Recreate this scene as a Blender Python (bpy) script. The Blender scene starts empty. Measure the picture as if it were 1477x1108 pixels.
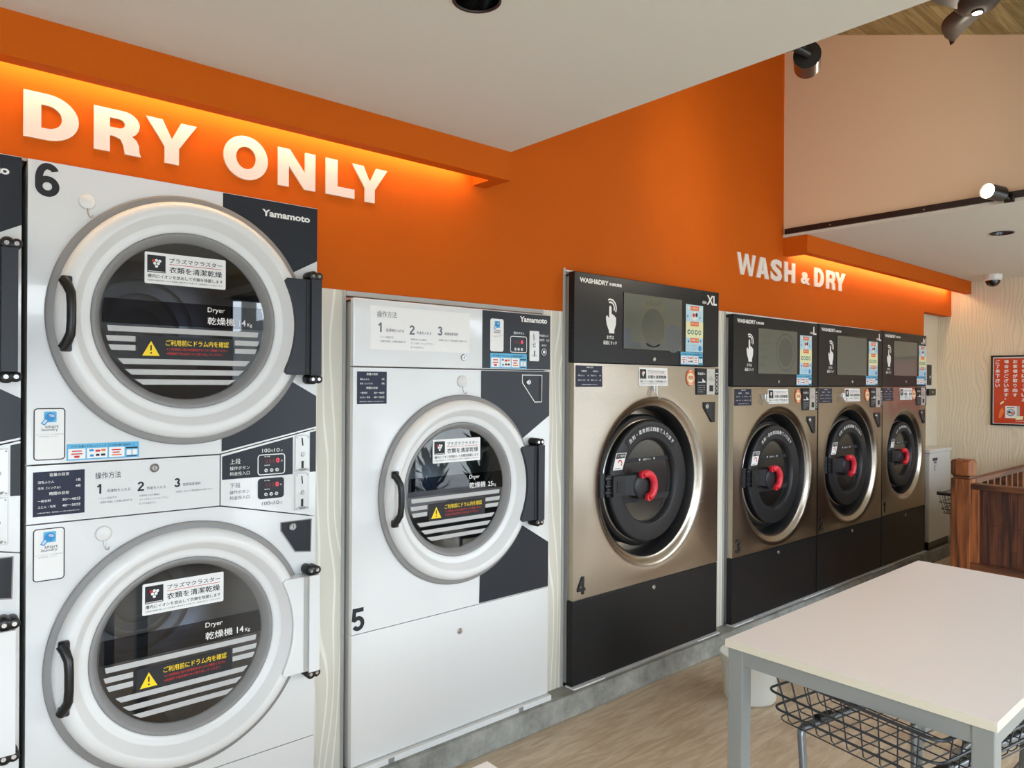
import bpy, bmesh, math, random
from math import pi, sin, cos, radians, sqrt, atan2, hypot
from mathutils import Vector, Matrix
random.seed(7)
D = bpy.data
SC = bpy.context.scene
COL = SC.collection
Z0 = 1.44            # eye height; measured heights below are given relative to it where noted

def lin(c):
    c = c / 255.0
    return c / 12.92 if c <= 0.04045 else ((c + 0.055) / 1.055) ** 2.4
def rgb(r, g, b): return (lin(r), lin(g), lin(b), 1)

# ---------------------------------------------------------------- camera
yaw, pit, rol = 0.8555266, -0.0022953, 0.0067705
F_ = Vector((cos(yaw) * cos(pit), sin(yaw) * cos(pit), sin(pit)))
R_ = Vector((sin(yaw), -cos(yaw), 0)); U_ = R_.cross(F_)
R2 = R_ * cos(rol) + U_ * sin(rol); U2 = -R_ * sin(rol) + U_ * cos(rol)
camd = D.cameras.new('camera'); cam = D.objects.new('camera', camd); COL.objects.link(cam)
camd.sensor_width = 36; camd.lens = 1040 / 1477 * 36; camd.clip_start = 0.05; camd.clip_end = 300
M = Matrix((R2, U2, -F_)).transposed().to_4x4(); M.translation = Vector((0, -2.2, Z0))
cam.matrix_world = M
SC.camera = cam

# ---------------------------------------------------------------- world, exposure, lights
SC.view_settings.view_transform = 'Standard'; SC.view_settings.look = 'None'
SC.view_settings.exposure = 0.0; SC.view_settings.gamma = 1.0; SC.view_settings.use_curve_mapping = False
w = D.worlds.new('world'); SC.world = w; w.use_nodes = True
nt = w.node_tree; bg = nt.nodes['Background']
tc = nt.nodes.new('ShaderNodeTexCoord'); no = nt.nodes.new('ShaderNodeTexNoise'); cr = nt.nodes.new('ShaderNodeValToRGB')
no.inputs['Scale'].default_value = 2.2; no.inputs['Detail'].default_value = 5
nt.links.new(tc.outputs['Generated'], no.inputs['Vector']); nt.links.new(no.outputs['Fac'], cr.inputs['Fac'])
cr.color_ramp.elements[0].position = .38; cr.color_ramp.elements[0].color = (.62, .76, .95, 1)
cr.color_ramp.elements[1].position = .6; cr.color_ramp.elements[1].color = (.95, .98, 1, 1)
nt.links.new(cr.outputs['Color'], bg.inputs['Color']); bg.inputs['Strength'].default_value = 11.0
SC.cycles.max_bounces = 10; SC.cycles.diffuse_bounces = 5; SC.cycles.glossy_bounces = 5
SC.cycles.transparent_max_bounces = 12; SC.cycles.use_denoising = True
SC.cycles.sample_clamp_indirect = 8

def aim(o, loc, target):
    o.location = loc
    o.rotation_euler = (Vector(target) - Vector(loc)).to_track_quat('-Z', 'Y').to_euler()
def portal(name, x0, x1, z0, z1, y):
    l = D.lights.new(name, 'AREA'); l.shape = 'RECTANGLE'; l.size = x1 - x0; l.size_y = z1 - z0
    l.cycles.is_portal = True
    o = D.objects.new(name, l); COL.objects.link(o); aim(o, ((x0 + x1) / 2, y, (z0 + z1) / 2), ((x0 + x1) / 2, y + 1, (z0 + z1) / 2))
WINS = [(-2.3, 1.0), (2.1, 4.75), (5.15, 6.9)]; WY = -3.65; WZT = 2.14  # last opening is added for daylight on the right end of the room
for i, (a, b) in enumerate(WINS): portal('window_daylight', a, b, .12, WZT, WY - .02)

# ---------------------------------------------------------------- materials
def mat(name, col, rough=.5, metal=0, coat=0, emit=None, es=0, spec=None, noise=None, bump=None, ior=None):
    m = D.materials.new(name); m.use_nodes = True; n = m.node_tree; b = n.nodes['Principled BSDF']
    b.inputs['Base Color'].default_value = col; b.inputs['Roughness'].default_value = rough; b.inputs['Metallic'].default_value = metal
    b.inputs['Coat Weight'].default_value = coat; b.inputs['Coat Roughness'].default_value = .04
    if spec is not None: b.inputs['Specular IOR Level'].default_value = spec
    if emit: b.inputs['Emission Color'].default_value = emit; b.inputs['Emission Strength'].default_value = es
    if noise or bump:
        t = n.nodes.new('ShaderNodeTexCoord'); mp = n.nodes.new('ShaderNodeMapping'); n.links.new(t.outputs['Object'], mp.inputs[0])
        sc = (noise or bump)[1]; mp.inputs['Scale'].default_value = sc if isinstance(sc, tuple) else (sc, sc, sc)
        x = n.nodes.new('ShaderNodeTexNoise'); x.inputs['Scale'].default_value = 1; x.inputs['Detail'].default_value = 6
        n.links.new(mp.outputs[0], x.inputs['Vector'])
        if noise:
            r = n.nodes.new('ShaderNodeValToRGB'); r.color_ramp.elements[0].color = col; r.color_ramp.elements[1].color = noise[0]
            r.color_ramp.elements[0].position = .35; r.color_ramp.elements[1].position = .65
            n.links.new(x.outputs['Fac'], r.inputs[0]); n.links.new(r.outputs[0], b.inputs['Base Color'])
        if bump:
            u = n.nodes.new('ShaderNodeBump'); u.inputs['Strength'].default_value = bump[0]; u.inputs['Distance'].default_value = .01
            n.links.new(x.outputs['Fac'], u.inputs['Height']); n.links.new(u.outputs[0], b.inputs['Normal'])
    return m

MT = {}
MT['white'] = mat('white_enamel', rgb(226, 228, 228), .12, coat=.5)
MT['door_white'] = mat('white_moulded_plastic', rgb(228, 229, 228), .28)
MT['gasket'] = mat('grey_rubber', rgb(142, 141, 140), .55)
MT['navy'] = mat('charcoal_film', rgb(39, 43, 51), .3, spec=.35)
MT['navyblue'] = mat('navy_print', rgb(34, 40, 62), .4, spec=.3)
MT['black'] = mat('black_plastic', rgb(22, 23, 25), .32)
MT['hinge_black'] = mat('charcoal_coated_metal', rgb(43, 47, 54), .42, spec=.4)
MT['blackpanel'] = mat('black_coated_steel', rgb(25, 26, 29), .36, spec=.3, noise=(rgb(22, 23, 26), 30))
MT['dark'] = mat('dark_gap', rgb(12, 12, 12), .8)
MT['side'] = mat('light_grey_steel', rgb(176, 176, 172), .4)
MT['ink'] = mat('black_ink', rgb(30, 30, 34), .6)
MT['grey_ink'] = mat('grey_ink', rgb(112, 116, 124), .6)
MT['paper'] = mat('white_print', rgb(238, 238, 236), .4)
MT['red'] = mat('red_print', rgb(205, 40, 40), .45)
MT['yellow'] = mat('yellow_print', rgb(250, 215, 30), .45)
MT['blue'] = mat('blue_print', rgb(40, 140, 205), .4)
MT['skyblue'] = mat('sky_blue_print', rgb(90, 180, 222), .4)
MT['paleblue'] = mat('pale_blue_print', rgb(190, 222, 235), .4)
MT['paleyellow'] = mat('pale_yellow_print', rgb(235, 235, 190), .4)
MT['orange_print'] = mat('orange_print', rgb(236, 120, 60), .4)
MT['green'] = mat('green_print', rgb(70, 150, 60), .4)
MT['darkgreen'] = mat('dark_green_print', rgb(30, 90, 60), .4)
MT['stripe'] = mat('frosted_stripe', rgb(186, 186, 184), .5)
MT['chrome'] = mat('chrome', rgb(200, 200, 200), .15, 1)
MT['dull_chrome'] = mat('satin_steel', rgb(190, 188, 184), .3, 1)
MT['led_red'] = mat('red_segment_display', rgb(120, 20, 25), .3, emit=(1, .06, .08, 1), es=1.2)
MT['led_dim'] = mat('dim_segment_display', rgb(96, 34, 40), .3)
MT['drum'] = mat('dryer_drum_steel', rgb(150, 150, 150), .42, .8)
MT['drum_dark'] = mat('dark_drum_lining', rgb(150, 152, 156), .34, .85)
MT['handle_red'] = mat('red_handle_plastic', rgb(226, 50, 66), .35)
MT['disc'] = mat('black_door_plastic', rgb(25, 27, 31), .45)
MT['disc_rim'] = mat('dark_rubber', rgb(20, 21, 23), .5)
MT['screen'] = mat('dim_display_glass', rgb(96, 98, 90), .08, spec=.7)
MT['screen_shape'] = mat('dim_display_shape', rgb(84, 86, 80), .08, spec=.7)
MT['screen_rim'] = mat('screen_bezel', rgb(10, 10, 10), .25)
MT['scr_a'] = mat('dim_display_yellow', rgb(102, 101, 84), .08, spec=.7)
MT['scr_b'] = mat('dim_display_red', rgb(100, 88, 86), .08, spec=.7)
MT['scr_c'] = mat('dim_display_blue', rgb(86, 92, 98), .08, spec=.7)
MT['orange'] = mat('orange_wall_paint', rgb(197, 91, 10), .75, spec=.15, noise=(rgb(194, 89, 9), 3))
MT['letters'] = mat('white_letter_film', rgb(228, 220, 213), .6)
MT['ceiling'] = mat('ceiling_paper', rgb(214, 210, 200), .9, bump=(.12, (14, 60, 60)))
MT['cream'] = mat('cream_wall_paper', rgb(222, 198, 170), .85, bump=(.08, 60))
MT['grey_wall'] = mat('light_grey_wall_paint', rgb(190, 190, 190), .8)
MT['table_top'] = mat('white_laminate', rgb(240, 240, 240), .42)
MT['table_edge'] = mat('cream_edge_band', rgb(218, 214, 196), .4)
MT['table_leg'] = mat('silver_grey_paint', rgb(146, 151, 150), .4, .2)
MT['wire'] = mat('dark_grey_wire', rgb(62, 67, 74), .4, .5)
MT['tube'] = mat('grey_steel_tube', rgb(128, 134, 140), .28, .8)
MT['binw'] = mat('white_bin_plastic', rgb(214, 212, 206), .35)
MT['frosted'] = None
MT['track'] = mat('black_track', rgb(30, 22, 22), .4)
MT['spot'] = mat('black_spot_metal', rgb(34, 30, 28), .3, .3)
MT['lamp'] = mat('lit_spot_lens', (1, 1, 1, 1), .3, emit=(1, .86, .66, 1), es=25)
MT['led_strip'] = mat('warm_led_strip', (1, 1, 1, 1), .3, emit=(1, .82, .46, 1), es=17)
MT['reflector'] = mat('dark_reflector', rgb(90, 92, 92), .18, 1)
MT['downlight_trim'] = mat('dark_downlight_trim', rgb(40, 26, 22), .4)
MT['fan'] = mat('dark_brown_fan', rgb(56, 47, 42), .45)
MT['dome_black'] = mat('tinted_dome', rgb(14, 14, 16), .06, spec=.8)
MT['frame_black'] = mat('black_picture_frame', rgb(24, 18, 18), .35)
MT['poster'] = mat('orange_red_poster', rgb(206, 72, 34), .25, coat=.3)
MT['win_frame'] = mat('dark_window_frame', rgb(50, 50, 52), .4)
MT['asphalt'] = mat('pale_concrete_yard', rgb(176, 176, 172), .9, noise=(rgb(160, 160, 158), 1.5))
MT['house'] = mat('grey_house_wall', rgb(150, 150, 150), .9)
MT['roof_tile'] = mat('dark_roof_tile', rgb(74, 76, 82), .7)
MT['pole'] = mat('concrete_pole', rgb(120, 118, 112), .9)
MT['foliage'] = mat('green_leaves', rgb(60, 90, 44), .6, noise=(rgb(38, 62, 28), 12))
MT['terracotta'] = mat('grey_planter', rgb(96, 92, 88), .7)
MT['base_white'] = mat('white_base_tray', rgb(232, 234, 234), .35)
MT['coin_plate'] = mat('brushed_coin_plate', rgb(205, 205, 202), .32, .55)

def nodes(m): n = m.node_tree; return n, n.nodes['Principled BSDF'], n.nodes, n.links
def wood(name, c1, c2, plank=None, axis='Z', rough=.45):
    """stained boards: streaked grain plus board-to-board tone"""
    m = mat(name, c1, rough); n, b, N, L = nodes(m)
    t = N.new('ShaderNodeTexCoord'); mp = N.new('ShaderNodeMapping'); L.new(t.outputs['Object'], mp.inputs[0])
    s = {'Z': (28, 28, 2.2), 'X': (2.2, 28, 28), 'Y': (28, 2.2, 28)}[axis]; mp.inputs['Scale'].default_value = s
    x = N.new('ShaderNodeTexNoise'); x.inputs['Scale'].default_value = 1; x.inputs['Detail'].default_value = 8; x.inputs['Distortion'].default_value = .8
    L.new(mp.outputs[0], x.inputs['Vector'])
    r = N.new('ShaderNodeValToRGB'); r.color_ramp.elements[0].color = c2; r.color_ramp.elements[1].color = c1
    r.color_ramp.elements[0].position = .38; r.color_ramp.elements[1].position = .6; L.new(x.outputs['Fac'], r.inputs[0])
    out = r.outputs[0]
    if plank:
        mp2 = N.new('ShaderNodeMapping'); L.new(t.outputs['Object'], mp2.inputs[0])
        mp2.inputs['Rotation'].default_value = plank['rot']
        br = N.new('ShaderNodeTexBrick'); br.inputs['Scale'].default_value = 1
        br.inputs['Brick Width'].default_value = plank['len']; br.inputs['Row Height'].default_value = plank['w']; br.inputs['Mortar Size'].default_value = plank.get('gap', .0015)
        br.inputs['Color1'].default_value = plank['a']; br.inputs['Color2'].default_value = plank['b']; br.inputs['Mortar'].default_value = plank.get('m', (.1, .07, .05, 1))
        br.offset = .37; br.inputs['Bias'].default_value = 0
        L.new(mp2.outputs[0], br.inputs['Vector'])
        mx = N.new('ShaderNodeMix'); mx.data_type = 'RGBA'; mx.blend_type = 'MULTIPLY'; mx.inputs['Factor'].default_value = 1
        L.new(out, mx.inputs[6]); L.new(br.outputs['Color'], mx.inputs[7]); out = mx.outputs[2]
    L.new(out, b.inputs['Base Color'])
    return m
MT['post_wood'] = wood('stained_cedar_post', rgb(160, 92, 46), rgb(74, 36, 14))
MT['rail_wood'] = wood('stained_rail', rgb(120, 70, 40), rgb(58, 30, 16), axis='Y')
MT['rail_wood_x'] = wood('stained_rail_long', rgb(112, 70, 50), rgb(66, 38, 26), axis='X')
MT['panel_wood'] = wood('stained_boards', rgb(118, 68, 44), rgb(56, 28, 20), plank=dict(rot=(0, radians(90), radians(0)), len=.34, w=.032, a=(1, 1, 1, 1), b=(.5, .46, .5, 1), m=(.3, .2, .2, 1)))
MT['roof_wood'] = wood('weathered_ceiling_boards', rgb(196, 186, 138), rgb(160, 150, 108), axis='X', rough=.7,
    plank=dict(rot=(0, 0, 0), len=.62, w=.075, a=(1, 1, 1, 1), b=(.62, .6, .5, 1), m=(.35, .32, .22, 1)))

def wave_paper(name, base, line, scale, thr, width, rough=.8, along='X', bump=0, amp=.16, zs=.22):
    m = mat(name, base, rough); n, b, N, L = nodes(m)
    t = N.new('ShaderNodeTexCoord'); mp = N.new('ShaderNodeMapping'); L.new(t.outputs['Object'], mp.inputs[0])
    mp.inputs['Scale'].default_value = (1, 1, zs)
    no = N.new('ShaderNodeTexNoise'); no.inputs['Scale'].default_value = 6.5; no.inputs['Detail'].default_value = 1; L.new(mp.outputs[0], no.inputs['Vector'])
    sep = N.new('ShaderNodeSeparateXYZ'); L.new(t.outputs['Object'], sep.inputs[0])
    ma = N.new('ShaderNodeMath'); ma.operation = 'MULTIPLY_ADD'; L.new(no.outputs['Fac'], ma.inputs[0]); ma.inputs[1].default_value = amp
    L.new(sep.outputs[along], ma.inputs[2])
    mu = N.new('ShaderNodeMath'); mu.operation = 'MULTIPLY'; L.new(ma.outputs[0], mu.inputs[0]); mu.inputs[1].default_value = scale
    si = N.new('ShaderNodeMath'); si.operation = 'SINE'; L.new(mu.outputs[0], si.inputs[0])
    r = N.new('ShaderNodeValToRGB'); r.color_ramp.elements[0].position = thr; r.color_ramp.elements[1].position = min(1, thr + width)
    r.color_ramp.elements[0].color = base; r.color_ramp.elements[1].color = line
    h = N.new('ShaderNodeMath'); h.operation = 'MULTIPLY_ADD'; L.new(si.outputs[0], h.inputs[0]); h.inputs[1].default_value = .5; h.inputs[2].default_value = .5
    L.new(h.outputs[0], r.inputs[0]); L.new(r.outputs[0], b.inputs['Base Color'])
    if bump:
        u = N.new('ShaderNodeBump'); u.inputs['Strength'].default_value = bump; u.inputs['Distance'].default_value = .003
        L.new(h.outputs[0], u.inputs['Height']); L.new(u.outputs[0], b.inputs['Normal'])
    return m
MT['wave'] = wave_paper('cream_wave_board', rgb(214, 210, 196), rgb(236, 234, 224), 210, .84, .12)
MT['wave_back'] = wave_paper('beige_wave_wallpaper', rgb(228, 217, 194), rgb(217, 205, 181), 270, .5, .5, along='Y', bump=.3, amp=.13, zs=.42)
MT['wave_recess'] = wave_paper('beige_wave_wallpaper_recess', rgb(228, 217, 194), rgb(214, 202, 177), 270, .5, .5, along='X', bump=.45, amp=.13, zs=.42)

def floor_mat():
    m = mat('stone_look_vinyl', rgb(196, 178, 152), .42); n, b, N, L = nodes(m)
    t = N.new('ShaderNodeTexCoord'); mp = N.new('ShaderNodeMapping'); L.new(t.outputs['Object'], mp.inputs[0])
    mp.inputs['Scale'].default_value = (4.5, 26, 1); mp.inputs['Rotation'].default_value = (0, 0, radians(6))
    x = N.new('ShaderNodeTexNoise'); x.inputs['Scale'].default_value = 1; x.inputs['Detail'].default_value = 9; x.inputs['Distortion'].default_value = 1.2; L.new(mp.outputs[0], x.inputs['Vector'])
    r = N.new('ShaderNodeValToRGB'); e = r.color_ramp.elements
    e[0].position = .33; e[0].color = rgb(182, 162, 136); e[1].position = .62; e[1].color = rgb(206, 192, 168)
    k = e.new(.46); k.color = rgb(192, 174, 148)
    L.new(x.outputs['Fac'], r.inputs[0]); L.new(r.outputs[0], b.inputs['Base Color']); return m
MT['floor'] = floor_mat()
def concrete_mat():
    m = mat('bare_concrete', rgb(150, 151, 146), .85); n, b, N, L = nodes(m)
    t = N.new('ShaderNodeTexCoord'); x = N.new('ShaderNodeTexNoise'); x.inputs['Scale'].default_value = 7; x.inputs['Detail'].default_value = 10; x.inputs['Roughness'].default_value = .7
    L.new(t.outputs['Object'], x.inputs['Vector'])
    r = N.new('ShaderNodeValToRGB'); e = r.color_ramp.elements; e[0].position = .3; e[0].color = rgb(112, 113, 108); e[1].position = .7; e[1].color = rgb(176, 177, 170)
    L.new(x.outputs['Fac'], r.inputs[0]); L.new(r.outputs[0], b.inputs['Base Color'])
    v = N.new('ShaderNodeTexVoronoi'); v.inputs['Scale'].default_value = 60; L.new(t.outputs['Object'], v.inputs['Vector'])
    u = N.new('ShaderNodeBump'); u.inputs['Strength'].default_value = .35; u.inputs['Distance'].default_value = .01; L.new(x.outputs['Fac'], u.inputs['Height']); L.new(u.outputs[0], b.inputs['Normal'])
    return m
MT['concrete'] = concrete_mat()
def steel_mat():
    m = mat('brushed_stainless_steel', rgb(172, 162, 149), .3, 1); n, b, N, L = nodes(m)
    t = N.new('ShaderNodeTexCoord'); mp = N.new('ShaderNodeMapping'); L.new(t.outputs['Object'], mp.inputs[0]); mp.inputs['Scale'].default_value = (3, 3, 240)
    x = N.new('ShaderNodeTexNoise'); x.inputs['Scale'].default_value = 1; x.inputs['Detail'].default_value = 4; L.new(mp.outputs[0], x.inputs['Vector'])
    mr = N.new('ShaderNodeMapRange'); mr.inputs['To Min'].default_value = .2; mr.inputs['To Max'].default_value = .3; L.new(x.outputs['Fac'], mr.inputs[0]); L.new(mr.outputs[0], b.inputs['Roughness'])
    return m
MT['steel'] = steel_mat()
def pane(name, tint, f0=1.0, ior=1.5, rough=.015):
    m = D.materials.new(name); m.use_nodes = True; n = m.node_tree; N, L = n.nodes, n.links
    N.remove(N['Principled BSDF']); out = N['Material Output']
    t = N.new('ShaderNodeBsdfTransparent'); t.inputs[0].default_value = tint
    g = N.new('ShaderNodeBsdfGlossy'); g.inputs['Roughness'].default_value = rough; g.inputs[0].default_value = (f0, f0, f0, 1)
    fr = N.new('ShaderNodeFresnel'); ge = N.new('ShaderNodeNewGeometry'); io = N.new('ShaderNodeMath'); io.operation = 'MULTIPLY_ADD'; io.inputs[1].default_value = 1 / ior - ior; io.inputs[2].default_value = ior
    L.new(ge.outputs['Backfacing'], io.inputs[0]); L.new(io.outputs[0], fr.inputs[0]); mx = N.new('ShaderNodeMixShader')
    L.new(fr.outputs[0], mx.inputs[0]); L.new(t.outputs[0], mx.inputs[1]); L.new(g.outputs[0], mx.inputs[2]); L.new(mx.outputs[0], out.inputs[0]); return m
MT['glass'] = pane('dryer_door_glass', (.76, .79, .82, 1), 1, 1.8)
MT['wglass'] = pane('washer_door_glass', (.78, .79, .8, 1), .9, 2.1, .2)
MT['winglass'] = pane('window_glass', (.93, .95, .95, 1), 1, 1.3)
MT['band'] = pane('smoked_name_band', (.12, .14, .19, 1), .9, 1.6)
def frosted():
    m = mat('frosted_translucent_plastic', rgb(236, 238, 232), .4); n, b, N, L = nodes(m)
    b.inputs['Transmission Weight'].default_value = 0; b.inputs['Alpha'].default_value = .62; return m
MT['frosted'] = frosted()

# ---------------------------------------------------------------- mesh builder
_tc = {}
def glyphs(s, bold):
    k = (s, bold)
    if k not in _tc:
        c = D.curves.new('t', 'FONT'); c.body = s; c.size = 1; c.resolution_u = 3 if len(s) < 12 else 2; c.offset = bold; c.fill_mode = 'BOTH' if hasattr(c, 'fill_mode') else c.fill_mode
        o = D.objects.new('t', c); COL.objects.link(o); dg = bpy.context.evaluated_depsgraph_get(); dg.update()
        me = o.evaluated_get(dg).to_mesh()
        vs = [(v.co.x, v.co.y) for v in me.vertices]; fs = [tuple(p.vertices) for p in me.polygons]
        o.evaluated_get(dg).to_mesh_clear(); D.objects.remove(o); D.curves.remove(c)
        _tc[k] = (vs, fs)
    return _tc[k]
def shape2d(loops):
    c = D.curves.new('s', 'CURVE'); c.dimensions = '2D'; c.fill_mode = 'BOTH'
    for lp in loops:
        sp = c.splines.new('POLY'); sp.points.add(len(lp) - 1); sp.use_cyclic_u = True
        for p, q in zip(sp.points, lp): p.co = (q[0], q[1], 0, 1)
    o = D.objects.new('s', c); COL.objects.link(o); dg = bpy.context.evaluated_depsgraph_get(); dg.update()
    me = o.evaluated_get(dg).to_mesh(); vs = [(v.co.x, v.co.y) for v in me.vertices]; fs = [tuple(p.vertices) for p in me.polygons]
    o.evaluated_get(dg).to_mesh_clear(); D.objects.remove(o); D.curves.remove(c); return vs, fs

class MB:
    def __init__(s): s.v = []; s.f = []; s.m = []; s.sm = []; s.mats = []
    def mi(s, m):
        if m not in s.mats: s.mats.append(m)
        return s.mats.index(m)
    def add(s, vs, fs, m, smooth=False):
        b = len(s.v); s.v += [tuple(v) for v in vs]; i = s.mi(m)
        for f in fs: s.f.append(tuple(b + k for k in f)); s.m.append(i); s.sm.append(smooth)
        return s
    def box(s, x0, x1, y0, y1, z0, z1, m):
        vs = [(x, y, z) for x in (x0, x1) for y in (y0, y1) for z in (z0, z1)]
        return s.add(vs, [(0, 1, 3, 2), (4, 6, 7, 5), (0, 4, 5, 1), (2, 3, 7, 6), (0, 2, 6, 4), (1, 5, 7, 3)], m)
    def stroke(s, pts, t, y, m):               # flat pen stroke of constant width
        n = len(pts); L = []; Q = []
        for i, p in enumerate(pts):
            a = Vector(pts[max(0, i - 1)]); b = Vector(pts[min(n - 1, i + 1)]); d = (b - a).normalized(); L.append((p[0] - d.y * t / 2, y, p[1] + d.x * t / 2)); Q.append((p[0] + d.y * t / 2, y, p[1] - d.x * t / 2))
        return s.add(L + Q, [(i, i + 1, n + i + 1, n + i) for i in range(n - 1)], m)
    def poly(s, pts, y, m):                    # flat shape facing -y
        return s.add([(p[0], y, p[1]) for p in pts], [tuple(range(len(pts)))], m)
    def rect(s, x0, x1, z0, z1, y, m): return s.poly([(x0, z0), (x1, z0), (x1, z1), (x0, z1)], y, m)
    def prism(s, pts, y0, y1, m):              # outline in xz pushed from y0 to y1
        n = len(pts); vs = [(p[0], y0, p[1]) for p in pts] + [(p[0], y1, p[1]) for p in pts]
        return s.add(vs, [tuple(range(n)), tuple(range(2 * n - 1, n - 1, -1))] + [(i, i + n, (i + 1) % n + n, (i + 1) % n) for i in range(n)], m)
    def grid(s, x0, x1, z0, z1, y, m, nx=8, nz=5):
        vs = [(x0 + (x1 - x0) * i / nx, y, z0 + (z1 - z0) * j / nz) for j in range(nz + 1) for i in range(nx + 1)]; n = nx + 1
        return s.add(vs, [(j * n + i, j * n + i + 1, (j + 1) * n + i + 1, (j + 1) * n + i) for j in range(nz) for i in range(nx)], m)
    def shape(s, vf, x, z, sx, sz, y, m, depth=0):
        vs, fs = vf; n = len(vs)
        if not depth: return s.add([(x + a * sx, y, z + b * sz) for a, b in vs], fs, m)
        s.add([(x + a * sx, y, z + b * sz) for a, b in vs], fs, m)
        ed = {}
        for f in fs:
            for i in range(len(f)):
                e = (f[i], f[(i + 1) % len(f)]); k = tuple(sorted(e)); ed[k] = ed.get(k, 0) + 1
        P = [(x + a * sx, y, z + b * sz) for a, b in vs] + [(x + a * sx, y + depth, z + b * sz) for a, b in vs]
        return s.add(P, [(a, b, b + n, a + n) for (a, b), c in ed.items() if c == 1], m)
    def text(s, t, x, z, h, y, m, w=None, al='L', bold=0.0, arc=None, rot=0):
        cjk = any(ord(q) > 0x2fff for q in t); vs, fs = glyphs(t, 0 if cjk else bold)
        if not vs: return s
        a0 = min(v[0] for v in vs); a1 = max(v[0] for v in vs); b0 = min(v[1] for v in vs); b1 = max(v[1] for v in vs)
        k = h / (b1 - b0); kx = k if w is None else w / (a1 - a0); W = (a1 - a0) * kx
        ox = {'L': 0, 'C': -W / 2, 'R': -W}[al]
        P = [((v[0] - a0) * kx + ox, (v[1] - b0) * k) for v in vs]
        if rot: P = [(p[0] * cos(rot) - p[1] * sin(rot), p[0] * sin(rot) + p[1] * cos(rot)) for p in P]
        if cjk and bold:                       # heavier strokes: the same outline laid four times, a hair apart
            e = bold * kx * .8
            for i, (ex, ez) in enumerate(((e, 0), (-e, 0), (0, e * .7), (0, -e * .7))): s.add([(x + p[0] + ex, y - .00003 * (i + 1), z + p[1] + ez) for p in P], fs, m)
            return s
        return s.add([(x + p[0], y, z + p[1]) for p in P], fs, m)
    def lathe(s, prof, cx, cz, m, seg=72, a0=0, a1=2 * pi, smooth=True, axis='y', cy=0):
        full = abs(a1 - a0 - 2 * pi) < 1e-6; n = seg if full else seg + 1; vs = []
        for r, y in prof:
            for i in range(n):
                a = a0 + (a1 - a0) * i / seg
                if axis == 'y': vs.append((cx + r * cos(a), cy + y, cz + r * sin(a)))
                elif axis == 'z': vs.append((cx + r * cos(a), cy + r * sin(a), cz + y))
                else: vs.append((cx + y, cy + r * cos(a), cz + r * sin(a)))
        fs = []
        for j in range(len(prof) - 1):
            for i in range(seg):
                k = (i + 1) % n; fs.append((j * n + i, j * n + k, (j + 1) * n + k, (j + 1) * n + i))
        return s.add(vs, fs, m, smooth)
    def disc(s, r, cx, cz, y, m, seg=48, sx=1, sz=1): return s.poly([(cx + r * sx * cos(2 * pi * i / seg), cz + r * sz * sin(2 * pi * i / seg)) for i in range(seg)], y, m)
    def knob(s, cx, cz, r, y0, y1, m, seg=24):  # round boss standing out toward -y
        e = min(.25 * r, abs(y0 - y1) * .4)
        s.lathe([(r, y0), (r, y1 + e), (r - e, y1)], cx, cz, m, seg, smooth=False); return s.disc(r - e, cx, cz, y1, m, seg)
    def tube(s, pts, r, m, seg=8, closed=False, caps=True):
        pts = [Vector(p) for p in pts]; n = len(pts); rings = []; up = None
        for i, p in enumerate(pts):
            a = pts[i - 1] if (i or closed) else p; b = pts[(i + 1) % n] if (i < n - 1 or closed) else p
            t = (b - a).normalized()
            if up is None:
                up = Vector((0, 0, 1)) if abs(t.z) < .9 else Vector((1, 0, 0))
            u = (up - t * up.dot(t)); u = u.normalized() if u.length > 1e-6 else t.orthogonal().normalized(); v = t.cross(u); up = u
            rr = r[i] if isinstance(r, (list, tuple)) else r
            rings.append([p + (u * cos(2 * pi * k / seg) + v * sin(2 * pi * k / seg)) * rr for k in range(seg)])
        vs = [q for g in rings for q in g]; fs = []
        for i in range(n if closed else n - 1):
            j = (i + 1) % n
            for k in range(seg): fs.append((i * seg + k, i * seg + (k + 1) % seg, j * seg + (k + 1) % seg, j * seg + k))
        s.add(vs, fs, m, True)
        if caps and not closed: s.add(rings[0], [tuple(range(seg))], m); s.add(rings[-1], [tuple(range(seg))], m)
        return s
    def build(s, name, parent=None, origin=None, bevel=0, rotz=0):
        """link as one mesh object; vertices were given in world space, the object's origin is the parent's root (or origin)"""
        if not s.v: return None
        base = Vector((0, 0, 0))
        if parent is not None: base = Vector(parent['_o'])
        elif origin is not None: base = Vector(origin)
        me = D.meshes.new(name); me.from_pydata([tuple(Vector(v) - base) for v in s.v], [], s.f)
        for m in s.mats: me.materials.append(MT[m] if isinstance(m, str) else m)
        me.polygons.foreach_set('material_index', s.m); me.polygons.foreach_set('use_smooth', s.sm); me.update()
        bm = bmesh.new(); bm.from_mesh(me); bmesh.ops.recalc_face_normals(bm, faces=bm.faces); bm.to_mesh(me); bm.free()
        o = D.objects.new(name, me); COL.objects.link(o); o['_o'] = tuple(base)
        if parent is not None: o.parent = parent
        else: o.location = base
        if bevel:
            b = o.modifiers.new('bevel', 'BEVEL'); b.width = bevel; b.segments = 2; b.limit_method = 'ANGLE'; b.angle_limit = radians(50)
        return o
def tag(o, label=None, cat=None, group=None, kind=None):
    if label: o['label'] = label
    if cat: o['category'] = cat
    if group: o['group'] = group
    if kind: o['kind'] = kind
    return o
def thing(name, label, cat, loc, group=None):
    o = D.objects.new(name, None); o.empty_display_size = .05; COL.objects.link(o); o.location = loc; o['_o'] = tuple(loc)
    return tag(o, label, cat, group)
def struct(mb, name, bevel=0): return tag(mb.build(name, bevel=bevel), kind='structure')
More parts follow.
